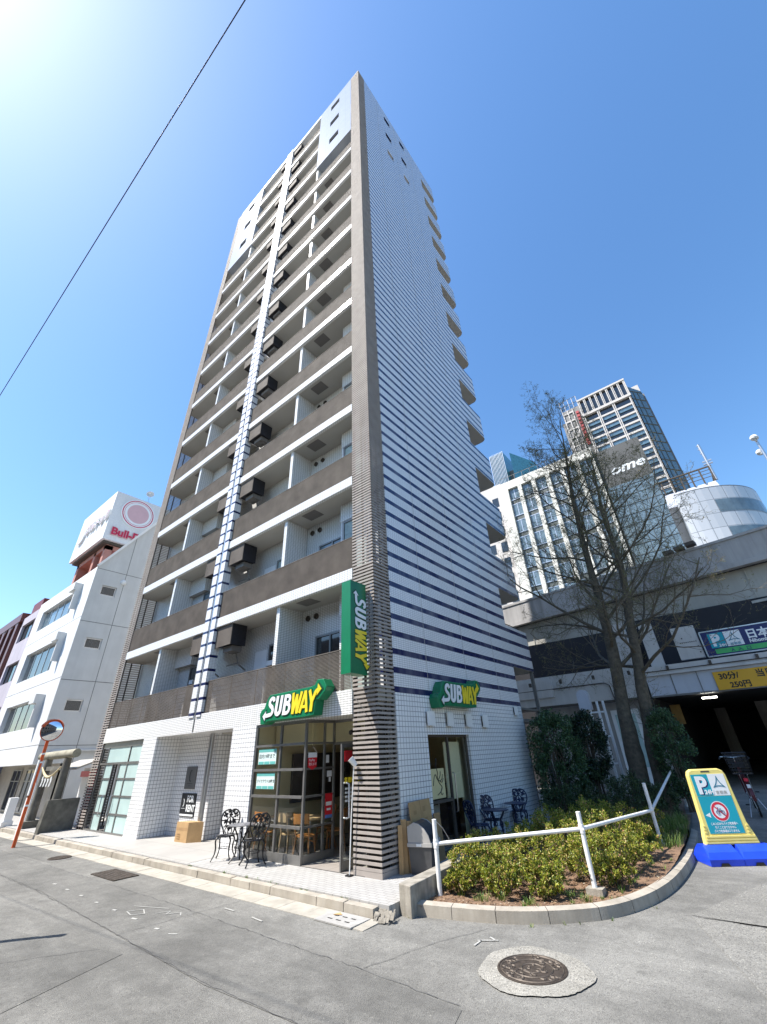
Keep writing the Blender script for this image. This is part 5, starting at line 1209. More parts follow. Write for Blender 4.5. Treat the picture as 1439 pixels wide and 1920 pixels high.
# building with the big white rooftop sign
M['brick_red'] = mat('brick_red_render', (.27, .08, .06), .8, 0, .12, 2); M['rose'] = mat('rose_render', (.42, .20, .16), .8, 0, .1, 2)
rs = thing('sign_tower_building', 'brick red building behind the stair gable that carries the white rooftop sign box', 'building', (-38, 6, 0))
mb = MB(); mb.box(-41.6, -34.6, 3.4, 9.2, 0, 16.2); mb.box(-41.6, -41.0, 3.4, 9.2, 16.2, 19.4); mb.box(-37.3, -36.8, 3.4, 4.0, 16.2, 19.4); mb.box(-35.1, -34.6, 3.4, 4.0, 16.2, 19.4); mb.box(-41, -34.6, 8.6, 9.2, 16.2, 19.4); mb.box(-41.6, -34.6, 3.4, 9.2, 19.0, 19.45); mb.build('wall', M['rose'], rs)
mb = MB(); mb.box(-34.598, -34.55, 4.0, 8.6, 12, 19.0); mb.box(-40.9, -37.4, 5.2, 5.4, 16.2, 19.0); mb.build('recessed_wall', M['brick_red'], rs)
mb = MB()
for i in range(7): mb.tube([(-41.5 + i * 1.15, 3.0, 15.2), (-41.5 + i * 1.15, 3.0, 16.6)], .04, 5)
for z in (15.7, 16.15, 16.6): mb.tube([(-42.6, 3.0, z), (-34.2, 3.0, z)], .03, 5)
mb.build('railing', M['alu'], rs)
sg = thing('rooftop_sign', 'large white rooftop sign box with a red ringed emblem and red lettering', 'sign', (-38, 6, 19.5))
MB().box(-42.3, -34.0, 2.76, 9.2, 19.68, 24.7).build('sign_box', M['plaster'], sg)
MB().box(-42.0, -34.3, 3.0, 9.0, 19.46, 19.68).build('base_frame', M['louver_dark'], sg)
M['sign_pink'] = mat('sign_pink', (.62, .40, .42), .5, 0, .04, 2); M['crimson'] = mat('crimson', (.50, .012, .06), .45)
PB = PX(-34.0); mb = MB(); ringdisc(mb, 5.0, 23.0, 0, 1.52, PB, -.10, 40); mb.lathe((-34.0, 5.0, 23.0), (1, 0, 0), [(1.52, 0), (1.52, .10)], 40); mb.build('emblem_disc', M['sign_white'], sg)
mb = MB(); ringdisc(mb, 5.0, 23.0, 1.33, 1.42, PB, -.105, 40); ringdisc(mb, 5.0, 23.0, 1.20, 1.235, PB, -.105, 40); mb.build('emblem_ring', M['crimson'], sg)
mb = MB()
ringdisc(mb, 5.0, 23.0, 0, .98, PB, -.104, 40); mb.build('emblem_centre', M['sign_pink'], sg)
mb = MB(); text_into(mb, 'Bull-Dog', 1.0, PB, 3.2, 20.25, -.14, .10, .07); mb.build('lettering_halo', M['sign_pink'], sg)
mb = MB(); text_into(mb, 'Bull-Dog', 1.0, PB, 3.2, 20.25, -.16, .10, .03); mb.build('lettering', M['crimson'], sg)
PBf = PY(2.76); mb = MB(); ringdisc(mb, -40.5, 22.1, 0, .92, PBf, -.18, 30); mb.lathe((-40.5, 2.76, 22.1), (0, -1, 0), [(.92, 0), (.92, .18)], 30); text_into(mb, 'ブルドック', 1.15, PBf, -39.5, 21.8, -.18, .18, .06); mb.build('side_lettering', M['sign_white'], sg)
mb = MB(); ringdisc(mb, -40.5, 22.1, .62, .70, PBf, -.185, 30); text_into(mb, 'ブルドック', 1.15, PBf, -39.5, 21.8, -.19, .01, -.0); mb.build('side_lettering_face', M['sign_pink'], sg)
t = thing('dish_antenna', 'small round dish antenna on a thin mast above the rooftop sign', 'antenna', (-34.2, 5.6, 24.7))
MB().tube([(-34.2, 5.6, 24.7), (-34.2, 5.6, 25.5)], .03, 6).build('mast', M['alu'], t); MB().lathe((-34.1, 5.6, 25.7), (.9, -.4, .1), [(0, -.12), (.2, -.1), (.36, 0), (.36, .02), (.2, -.06), (0, -.08)], 20).tube([(-34.1, 5.6, 25.7), (-33.8, 5.47, 25.75)], .05, 6).build('dish', M['plaster_side'], t, smooth=True)

# ---------------- elevated road ----------------
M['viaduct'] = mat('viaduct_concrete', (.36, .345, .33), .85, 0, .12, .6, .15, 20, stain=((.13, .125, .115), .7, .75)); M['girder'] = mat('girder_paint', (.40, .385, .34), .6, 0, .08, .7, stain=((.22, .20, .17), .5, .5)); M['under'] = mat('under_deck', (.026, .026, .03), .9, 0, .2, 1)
ex_ = thing('elevated_road', 'elevated concrete expressway with a stained parapet above the garage', 'elevated road', (0, 20, 0))
ca, sa = math.cos(R_(-10)), math.sin(R_(-10))
def EP(u, v, z): return (u * ca - v * sa, 20 + u * sa + v * ca, z)      # along / back / height
def ebox(mb, u0, u1, v0, v1, z0, z1, mi=0): return mb.hexa([EP(u0, v0, z0), EP(u1, v0, z0), EP(u1, v1, z0), EP(u0, v1, z0), EP(u0, v0, z1), EP(u1, v0, z1), EP(u1, v1, z1), EP(u0, v1, z1)], mi)
mb = MB(); ebox(mb, -45, 60, 0, .3, 9.35, 10.62); ebox(mb, -45, 60, -.06, .36, 10.55, 10.68); ebox(mb, -45, 60, -.10, .5, 9.12, 9.35); ebox(mb, -45, 60, 11.7, 12, 9.35, 10.62); mb.build('parapet', M['viaduct'], ex_)
mb = MB()
for i in range(20): ebox(mb, -44 + i * 5, -43.98 + i * 5, -.004, 0, 9.36, 10.54)
mb.build('parapet_joint', M['groove'], ex_)
mb = MB(); ebox(mb, -45, 60, .5, .9, 7.5, 9.12); ebox(mb, -45, 60, .35, 1.0, 7.38, 7.5)
for i in range(26): ebox(mb, -44 + i * 4, -43.96 + i * 4, .44, .5, 7.51, 9.11)
mb.build('girder', M['girder'], ex_)
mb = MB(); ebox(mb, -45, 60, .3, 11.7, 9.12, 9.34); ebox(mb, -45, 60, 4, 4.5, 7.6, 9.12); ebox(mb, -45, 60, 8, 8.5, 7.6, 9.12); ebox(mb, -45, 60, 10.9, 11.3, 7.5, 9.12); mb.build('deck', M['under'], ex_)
mb = MB()
for u in (-30, -18, 22, 40): ebox(mb, u - .8, u + .8, 2, 10, 0, 9.11)
mb.build('pier', M['viaduct'], ex_)
mb = MB(); u = 5.2
for i in range(3): ebox(mb, u + i * .55, u + .45 + i * .55, -.35, .1, 10.68 + .05 * i, 10.86 + .05 * i)
mb.build('conduit_box', M['louver_dark'], ex_)
t = thing('street_lamp', 'tall pale twin-headed street lamp on the elevated road at the right edge', 'street lamp', (12.0, 24, 9.3))
MB().tube([(12, 24, 9.3), (12, 24, 18.2)], [.11, .07], 10).build('pole', M['alu'], t, smooth=True)
for (dy, dz) in ((-.2, .0), (.5, -.75)): MB().lathe((11.95, 24 + dy, 18.25 + dz), (-.5, -.3, -1), [(0, -.2), (.13, -.18), (.21, -.07), (.23, .03), (.16, .13), (0, .15)], 18).tube([(12, 24, 18 + dz), (11.95, 24 + dy, 18.1 + dz)], .05, 6).build('lamp_head', M['white_plastic'], t, smooth=True)

# ---------------- parking garage under the road ----------------
M['dirty_white'] = mat('dirty_white_wall', (.56, .545, .52), .75, 0, .06, 1.5, stain=((.30, .285, .26), .9, .55)); M['cool_panel'] = mat('cool_panel', (.52, .545, .60), .4, 0, .05, 1.2, stain=((.33, .34, .36), .8, .4))
pg = thing('parking_garage', 'dark parking garage entrance with a pale canopy beneath the elevated road', 'garage', (6, 18, 0))
mb = MB(); mb.box(2.66, 24, 16.0, 16.5, 3.58, 4.42); mb.build('canopy_beam', M['cool_panel'], pg)
mb = MB(); mb.box(2.5, 24, 15.85, 18.2, 4.425, 4.52); mb.box(2.5, 24, 15.92, 16.6, 4.52, 4.82); mb.build('canopy_ledge', M['dirty_white'], pg)
mb = MB(); mb.box(2.66, 24, 15.985, 15.999, 3.56, 3.62); mb.box(3.62, 3.66, 15.985, 15.999, 3.62, 4.42); mb.box(4.6, 4.63, 15.985, 15.999, 3.62, 4.42); mb.build('canopy_trim', M['steel'], pg)
mb = MB(); mb.box(-9, 2.5, 16.3, 16.6, 3.62, 5.05); mb.box(-9, -1.72, 16.2, 16.299, 4.05, 4.85); mb.build('low_wall', M['dirty_white'], pg)
mb = MB(); mb.tube([(-9, 16.22, 4.42), (.8, 16.22, 4.42), (1.0, 16.22, 4.30), (1.1, 16.22, 3.4)], .028, 6); mb.tube([(2.5, 15.88, 4.6), (24, 15.88, 4.6)], .02, 6); mb.box(-9, 2.5, 16.25, 16.299, 3.56, 3.66)
for i in range(12): mb.box(-6 + i * 1.6, -5.9 + i * 1.6, 15.84, 16.0, 4.60, 4.78)
mb.build('conduit', M['louver_dark'], pg)
mb = MB(); mb.box(4.26, 5.17, 16.05, 16.3, 4.95, 6.32); mb.box(3.0, 3.55, 16.4, 16.6, 4.83, 6.8); mb.box(1.7, 2.3, 17, 17.3, 4.8, 7.2); mb.build('upper_panel', M['dirty_white'], pg)
mb = MB()
for i in range(9): mb.box(4.44 + i * .075, 4.48 + i * .075, 16.04, 16.049, 5.62, 5.66)
for (x, z) in ((4.55, 5.8), (5.05, 5.4), (5.05, 5.15)): mb.box(x, x + .05, 16.04, 16.049, z, z + .05)
mb.build('panel_holes', M['black'], pg)
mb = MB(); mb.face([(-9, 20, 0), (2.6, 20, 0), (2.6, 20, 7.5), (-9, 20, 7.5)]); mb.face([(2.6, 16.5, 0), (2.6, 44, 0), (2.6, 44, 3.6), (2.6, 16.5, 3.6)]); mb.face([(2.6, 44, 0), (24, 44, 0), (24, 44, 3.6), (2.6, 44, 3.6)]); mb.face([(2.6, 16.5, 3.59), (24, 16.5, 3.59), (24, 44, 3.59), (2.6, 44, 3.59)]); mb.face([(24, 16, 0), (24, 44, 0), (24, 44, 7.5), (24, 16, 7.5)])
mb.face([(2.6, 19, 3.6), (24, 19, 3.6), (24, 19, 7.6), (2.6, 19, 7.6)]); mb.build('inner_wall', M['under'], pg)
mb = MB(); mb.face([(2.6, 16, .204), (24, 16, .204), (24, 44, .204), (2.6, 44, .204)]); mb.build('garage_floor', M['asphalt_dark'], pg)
mb = MB()
for (x, y) in ((6.4, 26), (10.5, 26), (4.2, 30), (8.5, 34)): MB().box(x - .3, x + .3, y - .3, y + .3, .2, 3.58).build('pillar', M['viaduct'], pg)
M['ochre'] = mat('ochre_board', (.2, .115, .025), .6); M['deep_green'] = mat('deep_green_board', (.02, .11, .09), .5)
MB().box(3.0, 3.4, 17.6, 17.7, 2.5, 3.3).build('yellow_board', M['ochre'], pg); MB().box(6.9, 9.5, 21, 21.2, .2, 3.2).build('green_board', M['deep_green'], pg)
t_ = emit_mat('tube_light', (1.0, .98, .85), 6.0); MB().box(4.40, 4.95, 16.9, 17.05, 3.40, 3.46).build('tube_light', t_, pg)
mb = MB(); mb.box(-3.2, 2.5, 17.0, 17.1, 0, 3.6); mb.build('front_wall', M['viaduct'], pg)
mb = MB(); mb.box(.55, 1.75, 16.93, 16.999, .2, 3.25); dr_ = mb.build('door', M['white'], pg); MB().box(.72, 1.58, 16.90, 16.929, .9, 3.05).build('pane', M['frost'], dr_); mb = MB(); mb.box(.86, 1.0, 16.88, 16.899, 1.7, 2.85); mb.build('notice_strip', M['navy'], dr_)
t = thing('parking_sign', 'wide navy parking sign with a white P above the garage canopy', 'sign', (7.5, 15.95, 4.9))
MB().box(5.3, 10.2, 15.92, 16.04, 4.92, 5.92).build('panel', M['navy'], t)
PK = PY(15.918); mb = MB(); mb.prism([(5.27, 4.89), (10.2, 4.89), (10.2, 4.93), (5.27, 4.93)], PK, -.02, .1); mb.prism([(5.27, 5.91), (10.2, 5.91), (10.2, 5.95), (5.27, 5.95)], PK, -.02, .1); mb.prism([(5.25, 4.93), (5.30, 4.93), (5.30, 5.91), (5.25, 5.91)], PK, -.02, .1); mb.build('frame', M['alu'], t)
MB().prism([(5.52, 5.22), (6.07, 5.22), (6.07, 5.82), (5.52, 5.82)], PK, 0, -.006).build('letter_panel', M['turq'], t)
mb = MB(); mb.prism([(6.09, 5.22), (6.66, 5.22), (6.66, 5.82), (6.09, 5.82)], PK, 0, -.006); text_into(mb, 'P', .66, PK, 5.60, 5.31, -.012, .004, .03, 0, .9); text_into(mb, '24H', .15, PK, 5.80, 5.25, -.016, .003, .006, .1)
text_into(mb, '日本橋駐車場', .40, PK, 6.80, 5.44, -.01, .004, .012); text_into(mb, 'Nihombashi', .185, PK, 6.84, 5.25, -.01, .004, .006); mb.prism([(7.42, 4.98), (7.9, 4.98), (7.9, 5.16), (7.42, 5.16)], PK, 0, -.006); mb.build('white_lettering', M['sign_white'], t)
lb = MB(); triangle_logo(lb, 6.375, 5.54, .22, PK, -.009); text_into(lb, '首都高', .115, PK, 6.375, 5.25, -.009, .002, .002, 0, 1.1, 'CENTER'); lb.build('emblem', M['logo_blue'], t)
M['way_green'] = mat('way_green', (.06, .42, .12), .5); MB().prism([(5.60, 4.98), (7.36, 4.98), (7.36, 5.17), (5.60, 5.17)], PK, 0, -.006).build('entry_strip', M['way_green'], t)
mb = MB(); text_into(mb, 'A  入  口', .15, PK, 6.48, 5.01, -.009, .002, .003, 0, 1.2, 'CENTER'); mb.build('dark_lettering', M['navy'], t)
M['price_yellow'] = mat('price_yellow', (.72, .38, .02), .5, 0, .05, 1); t = thing('price_sign', 'orange yellow price board along the garage canopy', 'sign', (7, 15.9, 3.6)); PY_ = PY(15.97)
MB().prism([(5.16, 3.60), (10.2, 3.60), (10.2, 4.30), (5.16, 4.30)], PY_, 0, -.03).build('panel', M['price_yellow'], t); mb = MB(); text_into(mb, '30分/', .30, PY_, 5.32, 4.0, -.036, .004, .008); text_into(mb, '250円', .28, PY_, 5.60, 3.66, -.036, .004, .008); text_into(mb, '当日1日', .30, PY_, 6.55, 3.98, -.036, .004, .008); text_into(mb, '(7時〜', .27, PY_, 6.95, 3.66, -.036, .004, .006); mb.build('lettering', M['black'], t)
# white steel frame with a rounded top between bush and trees
t = thing('white_frame', 'white rounded steel sign post and lattice frame behind the bushes', 'frame', (1.4, 10, 0)); mb = MB()
mb.prism([(1.18, 2.95), (1.18, 3.42)] + [(1.38 + .2 * math.cos(R_(a)), 3.42 + .2 * math.sin(R_(a))) for a in range(180, -1, -20)] + [(1.58, 2.95)], PY(9.9), 0, .22); mb.build('rounded_head', M['cool_panel'], t)
for x in (1.24, 1.50, 1.78, 1.98): MB().tube([(x, 10, 0), (x, 10, 3.0 if x < 1.6 else 3.2)], .045, 8).build('post', M['white'], t, smooth=True)
mb = MB()
for z in (1.3, 2.1, 2.85): mb.tube([(1.5, 10, z), (1.98, 10, z)], .03, 6)
mb.build('cross_bar', M['white'], t)

# ---------------- far buildings on the right ----------------
M['hotel'] = mat('hotel_cream', (.66, .64, .57), .8, 0, .05, .5, stain=((.5, .48, .42), .3, .3)); M['hotel_dark'] = mat('hotel_dark_wing', (.06, .062, .06), .6, 0, .1, .4); M['spandrel'] = mat('spandrel', (.085, .095, .085), .4, 0, .2, .6)
ht = thing('cream_hotel', 'cream office block with six dark vertical strips of windows behind the bare trees', 'building', (-7, 56, 0))
cols = [(-12.84 + 2.25 * i, -11.2 + 2.25 * i, 18.0, 38.2) for i in range(6)]; mb = MB(); mb.holes(PY(50), -14.2, .45, 0, 39.6, cols, .55); mb.face([(.45, 50, 0), (.45, 62, 0), (.45, 62, 39.6), (.45, 50, 39.6)]); mb.face([(-14.2, 50, 0), (-14.2, 62, 0), (-14.2, 62, 39.6), (-14.2, 50, 39.6)]); mb.face([(-14.2, 50, 39.6), (.45, 50, 39.6), (.45, 62, 39.6), (-14.2, 62, 39.6)]); mb.build('wall', M['hotel'], ht)
for i, c in enumerate(cols):
    MB().box(c[0], c[1], 50.45, 50.55, 18, 38.2).build('spandrel_strip', M['spandrel'], ht); fr_ = None
    for k in range(7):
        z0 = 18.2 + k * 2.9
        if fr_ is None:
            q = MB(); q.box(c[0], c[1], 50.36, 50.449, z0 + .5, z0 + .62); q.box(c[0], c[1], 50.36, 50.449, z0 + 2.55, z0 + 2.67); q.box((c[0] + c[1]) / 2 - .05, (c[0] + c[1]) / 2 + .05, 50.37, 50.448, z0 + .62, z0 + 2.55)
            fr_ = q.build('window', M['alu'], ht); MB().box(c[0] + .06, c[1] - .06, 50.40, 50.44, z0 + .62, z0 + 2.55).build('pane', M['pane_blue'], fr_)
        else: dup(fr_, loc=(0, 0, k * 2.9), parent=ht)
mb = MB()
for i in range(12): mb.tube([(-14 + i * 1.3, 50.3, 39.6), (-14 + i * 1.3, 50.3, 40.7)], .04, 5)
mb.tube([(-14, 50.3, 40.7), (.4, 50.3, 40.7)], .04, 5); mb.build('roof_railing', M['steel'], ht)
om = thing('dark_wing_building', 'dark grey building with white italic lettering over a blue glass front', 'building', (3.5, 56, 0))
mb = MB(); mb.box(.6, 6.4, 50.5, 62, 0, 38.6); mb.build('wall', M['hotel_dark'], om); mb = MB(); text_into(mb, 'ome', 2.0, PY(50.48), 1.7, 34.2, 0, .1, .05, .25, 1.2); mb.build('lettering', M['sign_white'], om)
mb = MB(); mb.box(.7, 6.3, 50.3, 50.498, 8, 32.3); gl_ = mb.build('glass_front', M['pane_blue'], om); mb = MB()
for i in range(8): x = .7 + i * .8; mb.box(x - .03, x + .03, 50.24, 50.299, 8, 32.3)
for i in range(18): mb.box(.7, 6.3, 50.25, 50.298, 8 + i * 1.4, 8.06 + i * 1.4)
mb.build('mullion', M['spandrel'], gl_)
M['maroon_red'] = mat('deep_red', (.34, .02, .025), .5); M['tower_stone'] = mat('tower_stone', (.50, .47, .44), .7, 0, .06, .3); M['tower_dark'] = mat('tower_dark', (.16, .155, .15), .6, 0, .1, .3); M['tower_glass'] = pane_mat('tower_glass', (.10, .17, .22), .08)
ot = thing('office_tower', 'tall gridded stone office tower with a glass corner and a dark louvred crown', 'office tower', (2, 120, 0))
mb = MB(); mb.box(-9.6, -4.4, 110.6, 125, 0, 96.2); mb.box(-10.6, -9.6, 111, 125, 0, 92); mb.build('side_block', M['tower_dark'], ot)
mb = MB(); mb.box(-4.4, 9.4, 110.6, 125, 0, 97.2); mb.build('core_glass', M['pane'], ot)
mb = MB(); mb.hexa([(9.4, 110.6, 0), (12.4, 114, 0), (12.4, 125, 0), (9.4, 125, 0), (9.4, 110.6, 95), (12.4, 114, 93.5), (12.4, 125, 93.5), (9.4, 125, 95)]); cg = mb.build('corner_glass', M['tower_glass'], ot); mb = MB()
for k in range(24): a, b = Vector((9.42, 110.58, 93 - k * 3.2)), Vector((12.45, 113.95, 92.6 - k * 3.2)); mb.tube([a, b], .16, 4)
for q in (.33, .66): a = Vector((9.4, 110.55, 0)).lerp(Vector((12.4, 113.95, 0)), q); mb.tube([(a.x, a.y, 20), (a.x, a.y, 93)], .13, 4)
mb.build('mullion', M['spandrel'], cg)
MB().box(10.3, 12.4, 115.5, 124, 93.5, 97.5).build('roof_house', M['tower_stone'], ot); MB().box(12.4, 12.9, 115.5, 124, 0, 93.4).build('side_fin', M['tower_dark'], ot)
mb = MB()
for x in (-4.4, -.2, 4.2, 8.9):
    mb.box(x, x + .28, 109.9, 110.55, 0, 90.6); mb.box(x + .48, x + .72, 109.9, 110.55, 0, 90.6)
mb.box(-4.4, 9.65, 109.7, 110.56, 90.6, 91.4); mb.box(-4.4, 9.65, 109.7, 110.56, 97.0, 97.6); mb.box(9.3, 9.62, 109.9, 110.55, 0, 97)
for i in range(9): x = -4.3 + i * 1.66; mb.box(x, x + .26, 109.85, 110.5, 91.4, 97); mb.box(x + .42, x + .6, 109.85, 110.5, 91.4, 97)
k = 0; z = 87.6
while z > 20: mb.box(-4.4, 9.3, 110.0, 110.54, z, z + .62); z -= 3.25
mb.build('stone_grid', M['tower_stone'], ot)
mb = MB(); z = 88.7
while z > 20: mb.box(-4.3, 9.2, 110.3, 110.57, z - 2.35, z - 1.25); z -= 3.25
mb.build('glass_band', M['tower_glass'], ot)
mb = MB()
for i in range(3): mb.box(-9.6 + i * 1.5, -9.3 + i * 1.5, 110.3, 110.59, 40, 96)
for k in range(16): mb.box(-9.6, -6.2, 110.35, 110.58, 94.5 - k * 3.25, 95 - k * 3.25)
mb.build('block_grid', M['tower_stone'], ot); mb = MB()
for k in range(10): mb.box(-5.75, -4.85, 110.2, 110.59, 93.2 - k * 1.4, 94.1 - k * 1.4)
mb.build('red_strip', M['maroon_red'], ot); mb = MB()
for i in range(5): mb.tube([(-9.6 + i * 1.3, 110.8, 96.2), (-9.6 + i * 1.3, 110.8, 100.5)], .1, 5)
for z in (98.3, 100.5): mb.tube([(-9.6, 110.8, z), (-4.4, 110.8, z)], .1, 5)
mb.build('roof_railing', M['steel'], ot)
M['aqua_glass'] = pane_mat('aqua_glass', (.07, .24, .30), .08)
bt = thing('aqua_tower', 'distant blue green glass tower of two staggered slabs beside the tower galleries', 'office tower', (-41, 146, 0)); mb = MB(); mb.box(-47.4, -41.3, 140, 155, 0, 114.4); mb.build('left_slab', M['aqua_glass'], bt); mb = MB(); mb.hexa([(-38.4, 140, 0), (-31, 148, 0), (-31, 156, 0), (-38.4, 156, 0), (-38.4, 140, 112.4), (-31, 148, 108), (-31, 156, 108), (-38.4, 156, 112.4)]); mb.build('right_slab', M['aqua_glass'], bt); MB().box(-41.29, -38.41, 144, 155, 0, 106).build('link', M['tower_dark'], bt); mb = MB()
for i in range(11): mb.box(-47.4 + i * .6, -47.25 + i * .6, 139.6, 139.99, 60, 114.6)
mb.build('fins', M['alu'], bt)
bs_ = thing('beige_slab_building', 'narrow beige building partly hidden behind the galleries of the tower', 'building', (-19.5, 66, 0)); mb = MB(); mb.box(-23, -17.3, 60, 72, 0, 46.4); mb.build('wall', M['tower_stone'], bs_); mb = MB()
for k in range(8):
    for x in (-21.9, -19.6): MB().box(x, x + 1.2, 59.95, 59.999, 20 + k * 3.1, 21.9 + k * 3.1).build('window', M['pane'], bs_)
# round-fronted metal clad building with a roof rail
m, nt, b = new_mat('metal_cladding'); co = N(nt, 'ShaderNodeTexCoord').outputs['UV']; br = brick(nt, co, (.60, .605, .61), (.53, .54, .55), (.22, .23, .24), 1.05, 1.28, .022, 0); nt.links.new(br.outputs['Color'], b.inputs['Base Color']); b.inputs['Roughness'].default_value = .42; b.inputs['Metallic'].default_value = .25; M['cladding'] = m
rn = thing('round_building', 'metal clad building with a curved corner and ribbon windows above the elevated road', 'building', (8, 40, 0))
cx, cy, RR = 7.15, 38.7, 5.65; path = [(6.95, 62), (6.95, 33.05)] + [(cx + RR * math.cos(R_(a)), cy + RR * math.sin(R_(a))) for a in range(-90, 91, 6)] + [(cx, 62)]
def sweep(path, z0, z1, uv0=0.0, name='wall', m=None, par=None, grow=0.0):
    me = bpy.data.meshes.new(name); vs, fs, uvs = [], [], []; L = uv0; off = par.location
    for i in range(len(path) - 1):
        a, b = path[i], path[i + 1]; d = math.dist(a, b); k = len(vs)
        for (p, z) in ((a, z0), (b, z0), (b, z1), (a, z1)): vs.append((p[0] - off.x, p[1] - off.y, z))
        fs.append((k, k + 1, k + 2, k + 3)); uvs += [(L, z0), (L + d, z0), (L + d, z1), (L, z1)]; L += d
    me.from_pydata(vs, [], fs); ul = me.uv_layers.new(name='UVMap')
    for i, u in enumerate(uvs): ul.data[i].uv = u
    me.materials.append(m); o = bpy.data.objects.new(name, me); COL.objects.link(o); o.parent = par; return o
sweep(path, 5, 20.4, 0, 'wall', M['cladding'], rn)
arc = [(cx + (RR + .02) * math.cos(R_(a)), cy + (RR + .02) * math.sin(R_(a))) for a in range(-66, 91, 6)]
for z in (17.98, 15.42): w_ = sweep(arc, z, z + 1.16, 0, 'window', M['pane_blue'], rn)
mb = MB(); mb.prism(path[1:-1] + [(cx, 62), (6.95, 62)], lambda u, v, d: (u, v, d), 20.35, 20.45); mb.build('roof', M['cladding'], rn)
mb = MB(); mb.hexa([(6.2, 35.6, 20.46), (10.6, 35.9, 20.46), (10.9, 50, 20.46), (6.2, 50, 20.46), (6.4, 36, 22.0), (10.4, 36.2, 22.0), (10.7, 50, 22.0), (6.4, 50, 22.0)]); mb.build('roof_house', M['cool_panel'], rn)
mb = MB()
for i in range(6): x = 6.5 + i * .78; mb.box(x - .06, x + .06, 36, 36.12, 22, 23.5)
for i, z in enumerate((22.5, 22.85, 23.2)): mb.tube([(6.2, 36.05, z), (10.5, 36.1, z), (10.6, 44, z)], .035, 5)
mb.tube([(6.0, 36, 23.5), (10.55, 36.05, 23.5), (10.65, 44, 23.5)], .09, 6); mb.build('roof_railing', M['louver_dark'], rn)
mb = MB(); mb.tube([(10.5, 36.1, 22), (10.5, 36.1, 26.0)], .11, 8)
for z in (23.8, 24.1): mb.tube([(10.15, 36.1, z), (10.85, 36.1, z)], .10, 6)
for z in (25, 25.5, 25.9): mb.tube([(10.3, 36.1, z), (10.5, 36.1, z)], .06, 6)
mb.build('antenna', M['alu'], rn)
# ---------------- vegetation ----------------
M['azalea'] = leaf_mat('azalea_leaf', [(0.0, (.05, .085, .015)), (.2, (.13, .18, .02)), (.5, (.27, .32, .03)), (.8, (.44, .42, .06)), (.95, (.52, .36, .15)), (1.0, (.40, .17, .09))])
M['bush_leaf'] = leaf_mat('bush_leaf', [(0.0, (.018, .042, .02)), (.4, (.042, .095, .038)), (.8, (.075, .15, .055)), (.97, (.12, .21, .085)), (1.0, (.3, .34, .28))], .35)
M['dark_leaf'] = leaf_mat('dark_leaf', [(0.0, (.008, .018, .012)), (.6, (.02, .045, .024)), (1.0, (.055, .10, .045))], .3)
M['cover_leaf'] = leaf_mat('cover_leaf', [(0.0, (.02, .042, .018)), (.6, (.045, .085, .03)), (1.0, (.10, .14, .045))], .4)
M['bud'] = leaf_mat('bud_leaf', [(0.0, (.09, .085, .03)), (.6, (.16, .17, .045)), (1.0, (.24, .24, .08))])
M['bark'] = mat('grey_bark', (.098, .083, .06), .95, 0, .35, 9, .8, 28); M['twig'] = mat('twig_bark', (.135, .112, .078), .9, 0, .3, 12); M['stem'] = mat('shrub_stem', (.10, .07, .045), .9, 0, .3, 14)
rnd = random.Random(11)
def rdir():
    z = rnd.uniform(-1, 1); a = rnd.uniform(0, 6.2832); q = math.sqrt(1 - z * z); return Vector((q * math.cos(a), q * math.sin(a), z))
def leaf(mb, p, L, w, nrm=None):
    d = rdir()
    if nrm is not None: d = (d + nrm * .6).normalized()
    s = d.cross(rdir())
    if s.length < .05: return
    s = s.normalized() * w; f = d.cross(s).normalized() * L * .18
    a = p; b = p + d * L * .5 + s + f; c = p + d * L; e = p + d * L * .5 - s + f
    k = len(mb.v); mb.v.extend([tuple(a), tuple(b), tuple(c), tuple(e)]); mb.f.append((k, k + 1, k + 2, k + 3)); mb.m.append(0)
def clumps(n, rx, ry, rz, c, up=.15):
    out = []
    for i in range(n):
        d = rdir(); r = .62 + .38 * rnd.random(); r *= 1 + .42 * mnoise.noise(d * 1.7 + c)
        out.append((Vector((c.x + d.x * rx * r, c.y + d.y * ry * r, c.z + d.z * rz * r)), d))
    return out
def shrub(name, label, cat, group, x, y, z0, rx, ry, h, nl, L, w, m, stems=7, base=.22):
    t = thing(name, label, cat, (x, y, z0), group); c = Vector((x, y, z0 + h * (base + (1 - base) * .5))); rz = h * (1 - base) * .5
    mb = MB(); cl = clumps(max(14, nl // 55), rx, ry, rz, c); per = nl // len(cl); cr_ = min(rx, rz) * .30
    for (p, d) in cl:
        for k in range(per):
            q = p + rdir() * cr_ * (rnd.random() ** .5)
            if q.z < z0 + .04: q.z = z0 + .04 + rnd.random() * .08
            leaf(mb, q, L * rnd.uniform(.6, 1.2), w * rnd.uniform(.7, 1.2), d)
    mb.build('foliage', m, t)
    st = MB()
    for k in range(stems):
        a = rnd.uniform(0, 6.28); r0 = rnd.uniform(0, .07); e = rnd.choice(cl)[0]; s = Vector((x + r0 * math.cos(a), y + r0 * math.sin(a), z0 - .03)); md = s.lerp(e, .5) + Vector((rnd.uniform(-.04, .04), rnd.uniform(-.04, .04), .05))
        st.tube([s, md, e], [.010, .007, .003], 5)
        for q in range(2): e2 = md + (e - md) * .4 + rdir() * rx * .35; st.tube([md, md.lerp(e2, .6) + Vector((0, 0, .02)), e2], [.006, .004, .002], 4)
    st.build('stem', M['stem'], t); return t
